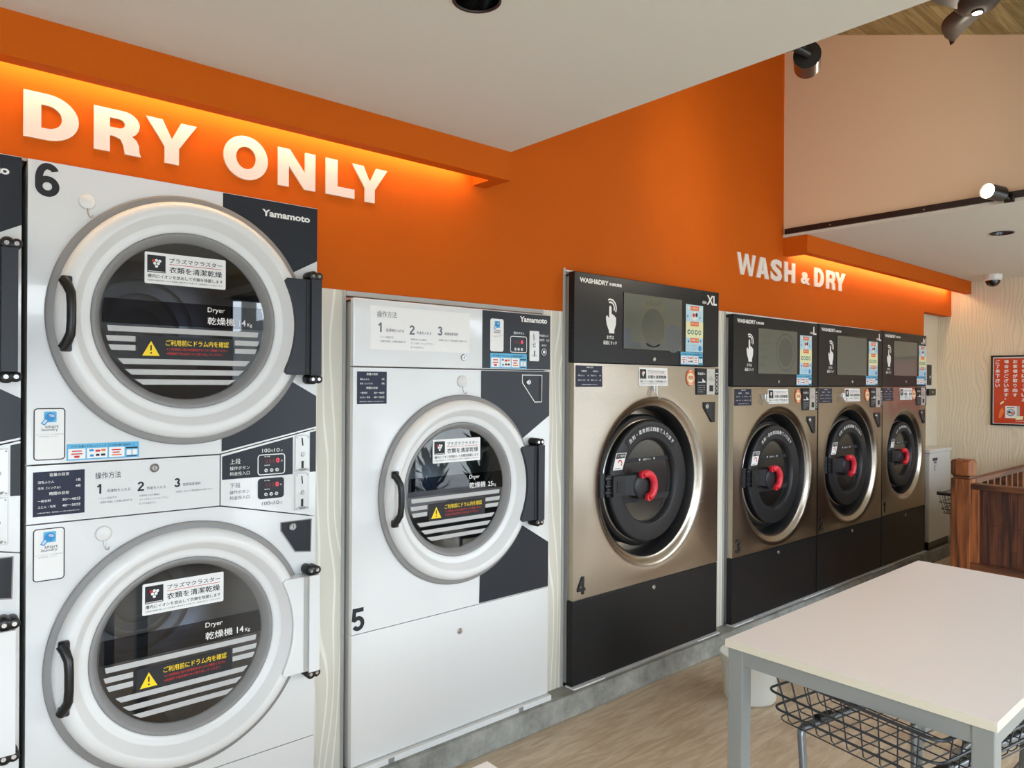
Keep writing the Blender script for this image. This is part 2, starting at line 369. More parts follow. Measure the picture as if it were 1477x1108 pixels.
def rr(x0, x1, z0, z1, r, n=5):
    P = []
    for cx, cz, a in ((x1 - r, z1 - r, 0), (x0 + r, z1 - r, 90), (x0 + r, z0 + r, 180), (x1 - r, z0 + r, 270)):
        for i in range(n + 1): t = radians(a + 90 * i / n); P.append((cx + r * cos(t), cz + r * sin(t)))
    return P
def arcpts(cx, cz, r, a0, a1, n=16): return [(cx + r * cos(a0 + (a1 - a0) * i / n), cz + r * sin(a0 + (a1 - a0) * i / n)) for i in range(n + 1)]
def outline_frame(mb, P, wdt, y, m):
    """thin line drawn along a closed outline (constant width, drawn inward about its centre)"""
    n = len(P); Q = []
    for i in range(n):
        a = Vector(P[i - 1]); b = Vector(P[i]); c = Vector(P[(i + 1) % n])
        d1 = (b - a); d2 = (c - b)
        d = ((d1.normalized() if d1.length else d2.normalized()) + (d2.normalized() if d2.length else d1.normalized()))
        d = d.normalized() if d.length > 1e-6 else d1.normalized()
        Q.append(b + Vector((-d.y, d.x)) * wdt)
    vs = [(p[0], y, p[1]) for p in P] + [(q.x, y, q.y) for q in Q]
    mb.add(vs, [(i, (i + 1) % n, (i + 1) % n + n, i + n) for i in range(n)], m)
def ray_to_poly(P, c, a):
    d = (cos(a), sin(a)); best = None
    for i in range(len(P)):
        p, q = P[i], P[(i + 1) % len(P)]; ex, ez = q[0] - p[0], q[1] - p[1]; den = d[0] * ez - d[1] * ex
        if abs(den) < 1e-12: continue
        px, pz = p[0] - c[0], p[1] - c[1]; t = (px * ez - pz * ex) / den; u = (px * d[1] - pz * d[0]) / den
        if t > 0 and -1e-9 <= u <= 1 + 1e-9 and (best is None or t < best): best = t
    return best
def plate_hole(mb, P, c, r, y, m, thick=.02, rings=None, seg=96):
    """front plate with outline P and a round hole; rings: optional list of (radius or fraction, y) between hole and outline"""
    A = sorted(set([round(2 * pi * i / seg, 9) for i in range(seg)] + [round(atan2(p[1] - c[1], p[0] - c[0]) % (2 * pi), 9) for p in P]))
    n = len(A); rows = [[(c[0] + r * cos(a), y + (rings[0][2] if rings else 0), c[1] + r * sin(a)) for a in A]]
    bd = [ray_to_poly(P, c, a) for a in A]
    if rings:
        for kind, q, dy, _ in rings[1:]:
            row = []
            for a, b in zip(A, bd):
                lim = b * .992
                if kind == 'r': R = min(q, lim)
                else: r0 = min(rings[-1][3], lim); R = r0 + (b - r0) * q
                row.append((c[0] + R * cos(a), y + dy, c[1] + R * sin(a)))
            rows.append(row)
    rows.append([(c[0] + b * cos(a), y, c[1] + b * sin(a)) for a, b in zip(A, bd)])
    rows.append([(c[0] + b * cos(a), y + thick, c[1] + b * sin(a)) for a, b in zip(A, bd)])
    k = len(rows); vs = [v for row in rows for v in row]
    for j in range(k - 1):
        pass
    fs = [(j * n + i, j * n + (i + 1) % n, (j + 1) * n + (i + 1) % n, (j + 1) * n + i) for j in range(k - 2) for i in range(n)]
    mb.add(vs, fs, m, bool(rings))
    j = k - 2; mb.add(rows[j] + rows[j + 1], [(i, (i + 1) % n, n + (i + 1) % n, n + i) for i in range(n)], m)
    return mb


# ================================================================ room shell
CE = Z0 + .884          # low ceilings
XL, XR = -2.6, 7.05     # side walls
XA, XB = 1.808, 4.147   # opening of the raised roof between the two low ceilings
YR = .9                 # rear of the machine alley
def roofz(y): return Z0 + 2.136 - .356 * (.05 - y)
struct(MB().box(XL - .1, XR + .1, WY - .1, YR, -.06, 0, 'floor'), 'floor')
# concrete plinth the machines stand on
struct(MB().box(XL, XR, -.04, YR - .02, 0, .1, 'concrete'), 'trim_1', bevel=.006)
# orange wall above the machines, one outline
P = [(XL, 2.014), (1.078, 2.014), (1.078, Z0 + .313), (2.262, Z0 + .313), (2.262, 1.938), (3.398, 1.938), (3.398, Z0 + .402), (6.42, Z0 + .402), (6.42, Z0 + .603), (XR, Z0 + .603), (XR, 2.5), (XB + .004, 2.5), (XB + .004, 3.66), (XL, 3.66)]
struct(MB().prism(P, .05, .12, 'orange'), 'wall_back')
# recessed papered wall right of the machines
struct(MB().box(6.345, XR, .159, .22, .1, Z0 + .62, 'wave_recess'), 'wall_back_recess')
# cream wave boards between the machines
for i, (a, b, zt) in enumerate([(1.072, 1.182, Z0 + .313), (2.127, 2.247, Z0 + .313), (3.392, 3.508, Z0 + .402)]):
    struct(MB().box(a, b, .05, .1, .1, zt, 'wave'), 'wall_back_board')
# pale metal jambs and head strips around the machine openings
j = MB()
for a, b, zt in [(1.182, 1.193, Z0 + .313), (2.247, 2.26, 1.946), (3.508, 3.52, Z0 + .402)]: j.box(a, b, .046, .16, .1, zt, 'side')
j.box(1.193, 2.127, .044, .09, 1.7345, Z0 + .3115, 'side'); j.box(2.26, 3.39, .044, .09, 1.931, 1.9375, 'base_white')
j.box(3.52, 6.345, .044, .09, 1.828, Z0 + .4015, 'base_white'); j.box(-.55, 1.07, .044, .09, 2.006, 2.0135, 'side')
struct(j, 'trim_2')
# boxed-out orange fascias with a light slot behind each
def fascia(name, xa, xb, zb, slot_a, slot_b):
    f = MB(); zt = CE + .01
    f.box(xa, xb, -.1035, -.052, zb, zt, 'orange')
    if slot_a > xa: f.box(xa, slot_a, -.052, .05, zb, zt, 'orange')
    if slot_b < xb: f.box(slot_b, xb, -.052, .05, zb, zt, 'orange')
    struct(f, name)
fascia('trim_3', XL, 1.808, Z0 + .774, XL, 1.742)
fascia('trim_4', 4.147, XR, Z0 + .788, 4.215, XR)
def led(x0, x1, label):
    o = MB().box(x0, x1, -.004, .018, CE - .068, CE - .05, 'led_strip').build('led_strip', origin=(x0, -.02, CE)); tag(o, label, 'light strip')
led(-1.6, 1.70, 'warm light strip hidden in the orange slot above the DRY ONLY lettering')
led(4.25, 6.95, 'warm light strip hidden in the orange slot above the row of black-topped washers')
# ceilings
def ceil_slab(name, x0, x1, z, hx, hy, hr):
    b = MB(); vs, fs = shape2d([[(x0, WY - .1), (x1, WY - .1), (x1, YR), (x0, YR)], [(hx + hr * cos(2 * pi * i / 48), hy + hr * sin(2 * pi * i / 48)) for i in range(48)]])
    b.add([(p[0], p[1], z) for p in vs], fs, 'ceiling')
    b.add([(x0, WY - .1, z), (x1, WY - .1, z), (x1, YR, z), (x0, YR, z)] + [(x0, WY - .1, CE + .1), (x1, WY - .1, CE + .1), (x1, YR, CE + .1), (x0, YR, CE + .1)], [(4, 5, 6, 7), (0, 1, 5, 4), (1, 2, 6, 5), (2, 3, 7, 6), (3, 0, 4, 7)], 'ceiling')
    struct(b, name)
ceil_slab('ceiling', XL - .1, XA, CE, 1.026, -.886, .0535)
ceil_slab('ceiling_right', XB + .004, XR + .1, CE + .012, 4.935, -.888, .0585)
# raised sloped roof, boards inside
r = MB(); ya, yb = WY - .1, .12
r.add([(XA - .1, ya, roofz(ya)), (XB + .1, ya, roofz(ya)), (XB + .1, yb, roofz(yb)), (XA - .1, yb, roofz(yb))] + [(x, y, roofz(y) + .08) for x, y in ((XA - .1, ya), (XB + .1, ya), (XB + .1, yb), (XA - .1, yb))],
      [(0, 1, 2, 3), (7, 6, 5, 4), (0, 4, 5, 1), (1, 5, 6, 2), (2, 6, 7, 3), (3, 7, 4, 0)], 'roof_wood')
struct(r, 'ceiling_raised')
def gable(name, x0, x1):
    yk = .05 - (2.136 - .884 - .1) / .356
    b = MB(); P = [(.048, CE + (.013 if x1 > 3 else .03)), (.048, roofz(.048) + .01), (max(yk, WY), roofz(max(yk, WY)) + .01), (max(yk, WY), CE + (.013 if x1 > 3 else .03))]
    n = 4; vs = [(x, p[0], p[1]) for x in (x0, x1) for p in P]
    b.add(vs, [(0, 1, 2, 3), (7, 6, 5, 4)] + [(i, (i + 1) % n, (i + 1) % n + n, i + n) for i in range(n)], 'cream'); struct(b, name)
gable('wall_gable_right', XB, XB + .08)
gable('wall_gable_left', XA - .08, XA - .003)
# pale bead under the right gable
struct(MB().box(XB - .006, XB - .0005, WY, .048, CE + .0125, CE + .0285, 'ceiling'), 'trim_5')
# right end wall, left end wall, unseen rear wall added to stop sky light leaking
struct(MB().box(XR, XR + .1, WY - .1, YR, 0, CE + .1, 'wave_back'), 'wall_right')
struct(MB().box(XL - .1, XL, WY - .1, YR, 0, CE + .1, 'grey_wall'), 'wall_left')
struct(MB().box(XL, XR, YR, YR + .1, 0, 3.8, 'cream'), 'wall_rear_unseen')
# window side; the last window is added to brighten the right end
f = MB(); ys = (WY - .1, WY)
xs = [XL] + [q for a in WINS for q in a] + [XR]
for a, b in zip(xs[0::2], xs[1::2]): f.box(a, b, *ys, 0, CE + .1, 'grey_wall')
for a, b in WINS: f.box(a, b, *ys, WZT, CE + .1, 'grey_wall'); f.box(a, b, *ys, 0, .1, 'grey_wall')
struct(f, 'wall_front')
for i, (a, b) in enumerate(WINS):
    g = MB(); n = 3
    for k in range(n + 1): x = a + (b - a) * k / n; g.box(x - .025, x + .025, WY - .07, WY - .02, .1, WZT, 'win_frame')
    g.box(a, b, WY - .07, WY - .02, .1, .15, 'win_frame'); g.box(a, b, WY - .07, WY - .02, WZT - .05, WZT, 'win_frame')
    w_ = tag(g.build('window_%d' % (i + 1)), kind='structure')
    MB().add([(a, WY - .045, .1), (b, WY - .045, .1), (b, WY - .045, WZT), (a, WY - .045, WZT)], [(0, 1, 2, 3)], 'winglass').build('pane', w_)

# ================================================================ wall lettering
def rectl(x0, x1, z0, z1): return [(x0, z0), (x1, z0), (x1, z1), (x0, z1)]
def ell(cx, cz, rx, rz, a0=0, a1=360, n=28):
    full = abs(a1 - a0) >= 360; k = n if full else n + 1
    return [(cx + rx * cos(radians(a0 + (a1 - a0) * i / n)), cz + rz * sin(radians(a0 + (a1 - a0) * i / n))) for i in range(k)]
def dshape(w, st, h, hh=1.0, z0=0.0, flat=.42):
    """bowl outline: flat left side, rounded right side"""
    f = flat * w; rx = w - f
    return [(0, z0)] + [(f + rx * cos(radians(a)), z0 + hh / 2 + hh / 2 * sin(radians(a))) for a in range(-90, 91, 9)] + [(0, z0 + hh)]
def inner(w, st, hh, z0, t, flat=.42):
    f = flat * w; rx = w - f - st; h2 = hh - 2 * t
    return [(st, z0 + t)] + [(f + rx * cos(radians(a)), z0 + hh / 2 + h2 / 2 * sin(radians(a))) for a in range(-90, 91, 9)] + [(st, z0 + hh - t)]
def glyph(ch, st, t):
    """heavy sans capitals in a unit box: st stem width, t bar thickness"""
    if ch == 'D': return [dshape(1, st, 1), inner(1, st, 1, 0, t)]
    if ch == 'O': return [ell(.5, .5, .5, .52, n=48), ell(.5, .5, .5 - st * .97, .52 - t * 1.1, n=48)]
    if ch == 'L': return [[(0, 0), (1, 0), (1, t * 1.05), (st * 1.1, t * 1.05), (st * 1.1, 1), (0, 1)]]
    if ch == 'N': return [[(0, 0), (st * .92, 0), (st * .92, .56), (1 - st, 0), (1, 0), (1, 1), (1 - st * .92, 1), (1 - st * .92, .44), (st, 1), (0, 1)]]
    if ch == 'H': return [[(0, 0), (st, 0), (st, .5 - t / 2), (1 - st, .5 - t / 2), (1 - st, 0), (1, 0), (1, 1), (1 - st, 1), (1 - st, .5 + t / 2), (st, .5 + t / 2), (st, 1), (0, 1)]]
    if ch == 'Y': h = st / 2; return [[(.5 - h, 0), (.5 + h, 0), (.5 + h, .38), (1, 1), (1 - st * 1.12, 1), (.5, .58), (st * 1.12, 1), (0, 1), (.5 - h, .38)]]
    if ch == 'W':
        q = st * .78; return [[(0, 1), (q, 1), (.275, .3), (.5 - q * .45, 1), (.5 + q * .45, 1), (.725, .3), (1 - q, 1), (1, 1), (.815, 0), (.815 - q * .98, 0), (.5, .62), (.185 + q * .98, 0), (.185, 0)]]
    if ch == 'A': q = st * 1.05; return [[(0, 0), (q, 0), (q + .055, .2), (1 - q - .055, .2), (1 - q, 0), (1, 0), (.5 + q * .62, 1), (.5 - q * .62, 1)], [(q + .13, .37), (1 - q - .13, .37), (.5, .8)]]
    if ch == 'R':
        top = [(0, 0), (st, 0), (st, .38), (.42, .38), (.56, .33), (.62, .2), (.65, 0), (1.0, 0), (.965, .1), (.955, .25), (.9, .37), (.8, .445), (.9, .52), (.955, .62)]
        top += [(.62 + .35 * cos(radians(a)), .715 + .285 * sin(radians(a))) for a in range(0, 91, 10)] + [(0, 1)]
        hole = [(st, .58), (.52, .58)] + [(.52 + .13 * cos(radians(a)), .69 + .11 * sin(radians(a))) for a in range(-80, 81, 16)] + [(.52, .8), (st, .8)]
        return [top, hole]
def lettering(name, label, cat, items, st_m, t_m, y=.05, depth=.006):
    x0 = items[0][1]; root = thing(name, label, cat, (x0, y, Z0 + .69))
    for ch, xa, xb, za, zb in items:
        b = MB(); w_, h_ = xb - xa, zb - za
        if ch in 'S&': b.shape(glyph_font(ch), xa, Z0 + za, w_, h_, y - depth, 'letters', depth)
        else: b.shape(shape2d(glyph(ch, st_m / w_, t_m / h_)), xa, Z0 + za, w_, h_, y - depth, 'letters', depth)
        b.build('letter', root)
def glyph_font(ch):
    vs, fs = glyphs(ch, .042); a0 = min(v[0] for v in vs); a1 = max(v[0] for v in vs); b0 = min(v[1] for v in vs); b1 = max(v[1] for v in vs)
    return [((v[0] - a0) / (a1 - a0), (v[1] - b0) / (b1 - b0)) for v in vs], fs
lettering('wall_lettering', 'large white DRY ONLY lettering on the orange wall above the white dryers', 'lettering',
    [('D', .267, .392, .631, .752), ('R', .428, .546, .633, .752), ('Y', .559, .698, .631, .755), ('O', .777, .915, .629, .759), ('N', .949, 1.077, .63, .752), ('L', 1.115, 1.222, .631, .752), ('Y', 1.213, 1.352, .629, .752)], .039, .03)
lettering('wall_lettering', 'white WASH & DRY lettering on the orange wall above the black-topped washers', 'lettering',
    [('W', 3.632, 3.826, .624, .747), ('A', 3.834, 3.975, .624, .747), ('S', 3.995, 4.128, .622, .754), ('H', 4.156, 4.288, .631, .753), ('&', 4.366, 4.48, .637, .714), ('D', 4.54, 4.67, .636, .758), ('R', 4.704, 4.836, .637, .759), ('Y', 4.83, 4.984, .638, .76)], .042, .026)

def digit(b, ch, x, z, w_, h, t, y, m):
    E_ = lambda cx, cz, rx, rz, a0, a1, n=22: [(x + cx * w_ + (rx * w_ - t / 2) * cos(radians(a0 + (a1 - a0) * i / n)), z + cz * h + (rz * h - t / 2) * sin(radians(a0 + (a1 - a0) * i / n))) for i in range(n + 1)]
    P_ = lambda *q: [(x + a * w_, z + c * h) for a, c in q]; k = t / 2 / w_; v = t / 2 / h
    S = {'6': [E_(.5, .31, .5, .31, 0, 364, 32), E_(.5, .5, .5, .5, 180, 90)[:-1] + E_(.5, .74, .47, .26, 90, 12), P_((k, .3), (k, .52))],
         '5': [P_((.93, 1 - v), (.2, 1 - v)), P_((.2, 1), (.12, .44)), [(x + .1 * w_, z + .47 * h)] + E_(.48, .325, .52, .325, 128, -150)],
         '4': [P_((.7, 0), (.7, 1)), P_((0, .27), (1, .27)), P_((.66, .97), (k * .8, .29))],
         '3': [E_(.49, .735, .46, .265, 165, -90), E_(.49, .285, .5, .285, 90, -165)],
         '2': [E_(.5, .7, .49, .3, 172, -38) + P_((k * 1.3, v * 2.1)), P_((0, v), (1, v))],
         '1': [P_((.74, 0), (.74, 1)), P_((.05, .73), (.45, .79), (.7, .97))]}[ch]
    for i, q in enumerate(S): b.stroke(q, t, y - .00005 * i, m)
# ================================================================ stickers and small fittings shared by the machines
def ion_sticker(b, x0, x1, z0, z1, y, base=True):
    w_, h = x1 - x0, z1 - z0
    if base: b.poly(rr(x0, x1, z0, z1, .004), y, 'paper'); y -= .0005
    bx = x0 + .03 * w_; bw = .215 * w_; b.rect(bx, bx + bw, z0 + .36 * h, z1 - .09 * h, y, 'ink')
    cx, cz, r = bx + bw / 2, z0 + .66 * h, .048 * h
    for i, (dx, dz) in enumerate([(-2, 1.6), (0, 1.9), (2, 1.6), (-1.1, -.2), (1.1, -.2), (0, -2.2)]): b.disc(r * .98, cx + dx * r, cz + dz * r * .95, y - .0005, 'red' if i == 0 else 'paper', 14)
    b.rect(bx + .01 * w_, bx + bw - .01 * w_, z0 + .385 * h, z0 + .405 * h, y - .0005, 'paper')
    tx = x0 + .29 * w_; tw = .66 * w_
    b.text('プラズマクラスター', tx, z0 + .715 * h, .15 * h, y, 'ink', tw, bold=.012)
    b.rect(tx, tx + tw, z0 + .655 * h, z0 + .672 * h, y, 'red')
    b.text('衣類を清潔乾燥', tx, z0 + .39 * h, .2 * h, y, 'ink', tw, bold=.016)
    b.text('槽内にイオンを放出して衣類を除菌します', x0 + .035 * w_, z0 + .19 * h, .115 * h, y, 'ink', .925 * w_, bold=.012)
    b.text('※当機の乾燥工程における付着臭と菌を抑える効果です（使用状況により異なります）', x0 + .035 * w_, z0 + .085 * h, .05 * h, y, 'ink', .925 * w_)
def pay_sticker(b, x0, x1, z0, z1, y):
    w_, h = x1 - x0, z1 - z0; b.rect(x0, x1, z0, z1, y, 'skyblue'); y -= .0005
    b.text('アプリを使ってキャッシュレス（その他も続々追加中…）', x0 + .06 * w_, z1 - .24 * h, .15 * h, y, 'navyblue', .86 * w_, bold=.014)
    for fx, fw in ((.02, .23), (.27, .28), (.57, .22)): b.rect(x0 + fx * w_, x0 + (fx + fw) * w_, z0 + .08 * h, z0 + .7 * h, y, 'paper')
    y -= .0005
    for fx, fz, fw, c in ((.07, .52, .13, 'red'), (.06, .35, .15, 'red'), (.1, .15, .07, 'red'), (.3, .5, .06, 'blue'), (.385, .46, .065, 'red'), (.465, .48, .06, 'orange_print'), (.31, .18, .05, 'blue'), (.39, .2, .05, 'ink'), (.46, .2, .06, 'navyblue'), (.61, .5, .13, 'red'), (.62, .34, .1, 'red'), (.61, .18, .14, 'orange_print')):
        b.rect(x0 + fx * w_, x0 + (fx + fw) * w_, z0 + fz * h, z0 + (fz + (.13 if fw < .08 else .07)) * h, y, c)
    b.rect(x0 + .81 * w_, x0 + .98 * w_, z0 + .58 * h, z0 + .66 * h, y, 'navyblue'); b.rect(x0 + .82 * w_, x0 + .97 * w_, z0 + .06 * h, z0 + .12 * h, y, 'navyblue')
    for fx in (.82, .905): b.rect(x0 + fx * w_, x0 + (fx + .07) * w_, z0 + .17 * h, z0 + .5 * h, y, 'paper')
def app_sticker(b, x0, x1, z0, z1, y, frame=True):
    w_, h = x1 - x0, z1 - z0; O = rr(x0, x1, z0, z1, .009)
    b.poly(O, y, 'paper'); y -= .0005
    if frame: outline_frame(b, O, .0026, y, 'ink')
    cx, cz = x0 + .52 * w_, z0 + .83 * h; s = .2 * w_
    b.poly(rr(cx - s, cx + s, cz - s, cz + s, .003), y, 'skyblue'); y -= .0005
    b.disc(s * .82, cx, cz, y, 'blue', 24)
    for q in (.62, .4): b.poly(arcpts(cx + .1 * s, cz - .15 * s, q * s, radians(20), radians(120), 8) + arcpts(cx + .1 * s, cz - .15 * s, (q - .12) * s, radians(120), radians(20), 8), y - .0005, 'paper')
    b.poly([(cx - 1.5 * s, cz - 1.2 * s), (cx - .9 * s, cz - 1.55 * s), (cx + .1 * s, cz - .2 * s), (cx - .5 * s, cz + .2 * s)], y - .001, 'blue')
    b.poly([(cx - 1.3 * s, cz - 1.13 * s), (cx - .95 * s, cz - 1.33 * s), (cx - .45 * s, cz - .66 * s), (cx - .8 * s, cz - .42 * s)], y - .0015, 'paleblue')
    b.text('smart', x0 + .36 * w_, z0 + .615 * h, .055 * h, y, 'grey_ink', .42 * w_, bold=.01); b.text('laundry', x0 + .25 * w_, z0 + .545 * h, .068 * h, y, 'grey_ink', .52 * w_, bold=.01)
    b.text('スマートランドリーをご利用の方は', x0 + .06 * w_, z0 + .485 * h, .022 * h, y, 'grey_ink', .88 * w_); b.text('QRを読み取って下さい', x0 + .16 * w_, z0 + .445 * h, .022 * h, y, 'grey_ink', .6 * w_)
def capacity_sticker(b, x0, x1, z0, z1, y, rows, base=True):
    w_, h = x1 - x0, z1 - z0
    if base: b.rect(x0, x1, z0, z1, y, 'navyblue'); y -= .0005
    for s, fx, fz, fh, fw, al in rows: b.text(s, x0 + fx * w_, z0 + fz * h, fh * h, y, 'paper', fw * w_ if fw else None, al, bold=.014)
DRY_ROWS = lambda a, b_: [('容量の目安', .31, .885, .075, .38, 'L'), ('羽毛ふとん', .09, .735, .06, .31, 'L'), (a + '枚', .92, .74, .065, None, 'R'), ('毛布（シングル）', .09, .6, .06, .43, 'L'), (b_ + '枚', .92, .605, .065, None, 'R'),
    ('時間の目安', .31, .46, .075, .38, 'L'), ('一般衣料', .09, .315, .06, .25, 'L'), ('30〜40分', .92, .31, .07, .36, 'R'), ('ふとん・毛布', .09, .18, .06, .34, 'L'), ('40〜50分', .92, .175, .07, .36, 'R'), ('※衣類の量や素材、乾燥温度により異なる場合があります', .08, .065, .025, .82, 'L')]
WASH_ROWS = [('容量の目安', .38, .885, .08, .26, 'L'), ('洗濯乾燥', .19, .7, .08, .2, 'L'), ('乾燥のみ', .64, .7, .08, .2, 'L'), ('羽毛ふとん', .07, .5, .07, .24, 'L'), ('1枚', .48, .5, .07, None, 'R'), ('羽毛ふとん', .55, .5, .07, .22, 'L'), ('4枚', .94, .5, .07, None, 'R'),
    ('毛布シングル', .07, .28, .07, .28, 'L'), ('2枚', .48, .28, .07, None, 'R'), ('毛布シングル', .55, .28, .07, .26, 'L'), ('6枚', .94, .28, .07, None, 'R'), ('※洗濯物の素材や種類により異なります', .2, .09, .035, .6, 'L')]
def steps_text(b, x0, zt, s, y, ink, sub):
    """how-to line: heading and three numbered steps; s = scale"""
    b.text('操作方法', x0, zt - .016 * s, .018 * s, y, ink, .062 * s, bold=0)
    for n, dx, dz, cap, subs in (('1', .004, -.03, '洗濯物を入れる', ['・ペット用品不可', '・油類が付着した衣類は乾燥不可']), ('2', .104, -.032, '料金を入れる', ['洗濯物を入れた機械に', 'コインをゆっくり入れて下さい', 'おつりは出ません']), ('3', .2, -.03, '乾燥温度選択', ['洗濯物に合わせて乾燥温度をお選び下さい'])):
        digit(b, n, x0 + dx * s, zt + (dz - .026) * s, (.011 if n == '1' else .0165) * s, .026 * s, .0048 * s, y, ink)
        b.text(cap, x0 + (dx + .024) * s, zt + (dz - .024) * s, .0085 * s, y, sub, .0082 * s * len(cap), bold=.005)
        for i, t in enumerate(subs): b.text(t, x0 + (dx + .004) * s, zt + (dz - .042 - .011 * i) * s, .0055 * s, y, sub, .0055 * s * len(t))
def lock_bits(b, cx, cz, r, y0=0):
    b.knob(cx, cz, r, y0, y0 - .006, 'chrome', 20); b.disc(r * .55, cx, cz, y0 - .0065, 'dull_chrome', 16); b.rect(cx - r * .08, cx + r * .08, cz - r * .4, cz + r * .4, y0 - .007, 'ink')
def hook_part(root, cx, cz, r=.0205):
    b = MB(); b.lathe([(r, 0), (r, -.004), (r * .8, -.008), (.001, -.0095)], cx, cz, 'door_white', 32); h = b.build('adhesive_hook', root)
    MB().tube([(cx, -.006, cz - r * .7), (cx + .001, -.009, cz - r * 1.5), (cx + .004, -.012, cz - r * 2.0), (cx + .009, -.017, cz - r * 2.05), (cx + .011, -.019, cz - r * 1.7)], .0016, 'dull_chrome').build('hook_wire', h)
def lock_recess(root, P, lockp, edge=None):
    b = MB(); b.poly(P, -.0012, 'navy')
    r = P[1]; q = P[2]; b.rect(q[0] - .014, q[0] - .002, q[1] + .006, P[1][1] - .006, -.0018, 'ink')
    outline_frame(b, P, .004, -.002, edge or 'gasket')
    o = b.build('lock_recess', root); k = MB(); lock_bits(k, lockp[0], lockp[1], .0125, -.002); k.build('lock', o)

def dryer_door(root, cx, cz, kg, hinge, gap=0.0):
    d = MB()
    d.lathe([(.340, -.004), (.338, -.026), (.331, -.038), (.32, -.045), (.305, -.0465), (.299, -.043), (.2795, -.0125), (.276, -.0095), (.266, -.0095), (.256, -.0065), (.2535, -.003), (.2535, .004)], cx, cz, 'door_white', 120)
    door = d.build('door', root)
    g = MB()
    g.lathe([(.352, 0), (.358, -.003), (.358, -.008), (.354, -.012), (.338, -.0125)], cx, cz, 'gasket', 120)
    g.lathe([(.2535, .004), (.2535, -.005), (.249, -.009), (.242, -.004), (.232, .014), (.227, .022)], cx, cz, 'gasket', 120)
    g.build('gasket', door)
    yg = .016
    MB().disc(.2285, cx, cz, yg, 'glass', 96).build('door_glass', door)
    # smoked name band and frosted stripes on the glass
    b = MB(); h = lambda z: sqrt(max(0, .2275 ** 2 - z * z)); y = yg - .001
    zs = [-.015 + (.068) * i / 6 for i in range(7)]
    b.poly([(cx - h(z) * .985, cz + z) for z in zs] + [(cx + h(z) * .985, cz + z) for z in zs[::-1]], y, 'band')
    b.text('Dryer', cx + .056, cz + .027, .0185, y - .001, 'paper', .05); b.text('乾燥機', cx + .056, cz - .006, .0225, y - .001, 'paper', .08, bold=.008)
    b.text(kg, cx + .149, cz - .005, .0185, y - .001, 'paper', bold=.006); b.text('Kg', cx + .1745, cz - .0085, .0135, y - .001, 'paper')
    b.build('name_band', door)
    s = MB()
    for z1, z0, l, r_ in ((-.022, -.0375, .208, .208),): s.poly([(cx - .21, cz + z1), (cx + .21, cz + z1), (cx + .207, cz + z0), (cx - .207, cz + z0)], y, 'stripe')
    for z1, z0 in ((-.0495, -.0645), (-.0745, -.0895)):
        s.poly([(cx - h(z1) * .96, cz + z1), (cx - .139, cz + z1), (cx - .139, cz + z0), (cx - h(z0) * .955, cz + z0)], y, 'stripe')
        s.poly([(cx + .137, cz + z1), (cx + h(z1) * .955, cz + z1), (cx + h(z0) * .95, cz + z0), (cx + .137, cz + z0)], y, 'stripe')
    for z1, z0 in ((-.112, -.1275), (-.1415, -.157), (-.17, -.185)): s.poly([(cx - h(z1) * .93, cz + z1), (cx + h(z1) * .93, cz + z1), (cx + h(z0) * .9, cz + z0), (cx - h(z0) * .9, cz + z0)], y, 'stripe')
    s.build('stripe_decal', door)
    k = MB(); k.poly(rr(cx - .131, cx + .133, cz - .112, cz - .047, .003), y - .0005, 'ink'); yy = y - .001
    k.poly([(cx - .122, cz - .103), (cx - .076, cz - .103), (cx - .099, cz - .061)], yy, 'yellow'); k.rect(cx - .101, cx - .097, cz - .088, cz - .073, yy - .0005, 'ink'); k.disc(.0025, cx - .099, cz - .095, yy - .0005, 'ink', 10)
    k.text('ご利用前にドラム内を確認', cx - .06, cz - .073, .017, yy, 'yellow', .178, bold=.014)
    k.text('※ご利用前に他の洗濯物がないかご確認ください', cx - .058, cz - .0865, .0075, yy, 'red', .174, bold=.01); k.text('※乾燥終了後は速やかに取り出してください', cx - .058, cz - .099, .0075, yy, 'red', .158, bold=.01)
    k.build('warning_sticker', door)
    k = MB(); ion_sticker(k, cx - .117, cx + .108, cz + .102, cz + .191, yg - .002); k.build('notice_sticker', door)
    # grip
    hx = cx - .317; b = MB()
    for zz in (.082, -.087): b.prism(rr(hx - .013, hx + .013, cz + zz - .013, cz + zz + .013, .005), -.052, -.044, 'black')
    pts = [(hx - .008, -.052, cz + .086), (hx, -.06, cz + .072), (hx + .006, -.074, cz + .05), (hx + .007, -.078, cz + .02), (hx + .007, -.078, cz - .025), (hx + .006, -.074, cz - .055), (hx, -.06, cz - .077), (hx - .008, -.052, cz - .091)]
    b.tube(pts, [.012, .0125, .0115, .011, .011, .0115, .0125, .012], 'black', 12); b.build('door_handle', door)
    # hinge
    m = hinge; b = MB(); zt, zb = cz + .149, cz - .152
    arc = [(cx + .3 * cos(a), cz + .3 * sin(a)) for a in [radians(q) for q in range(-26, 27, 4)]]
    P = [(cx + .266, zb + .008), (cx + .274, zb)] + [(cx + .381, zb), (cx + .381, zt), (cx + .274, zt), (cx + .266, zt - .008)] + arc[::-1]
    b.prism(P, -.056, -.004, m); b.build('hinge_plate', door, bevel=.002)
    b = MB(); b.prism(rectl(cx + .333, cx + .347, zb + .001, zt - .001), -.0585, -.056, 'ink' if m == 'hinge_black' else 'side'); b.prism(rectl(cx + .348, cx + .383, zb - .002, zt + .002), -.066, -.056, m); b.build('hinge_leaf', door, bevel=.002)
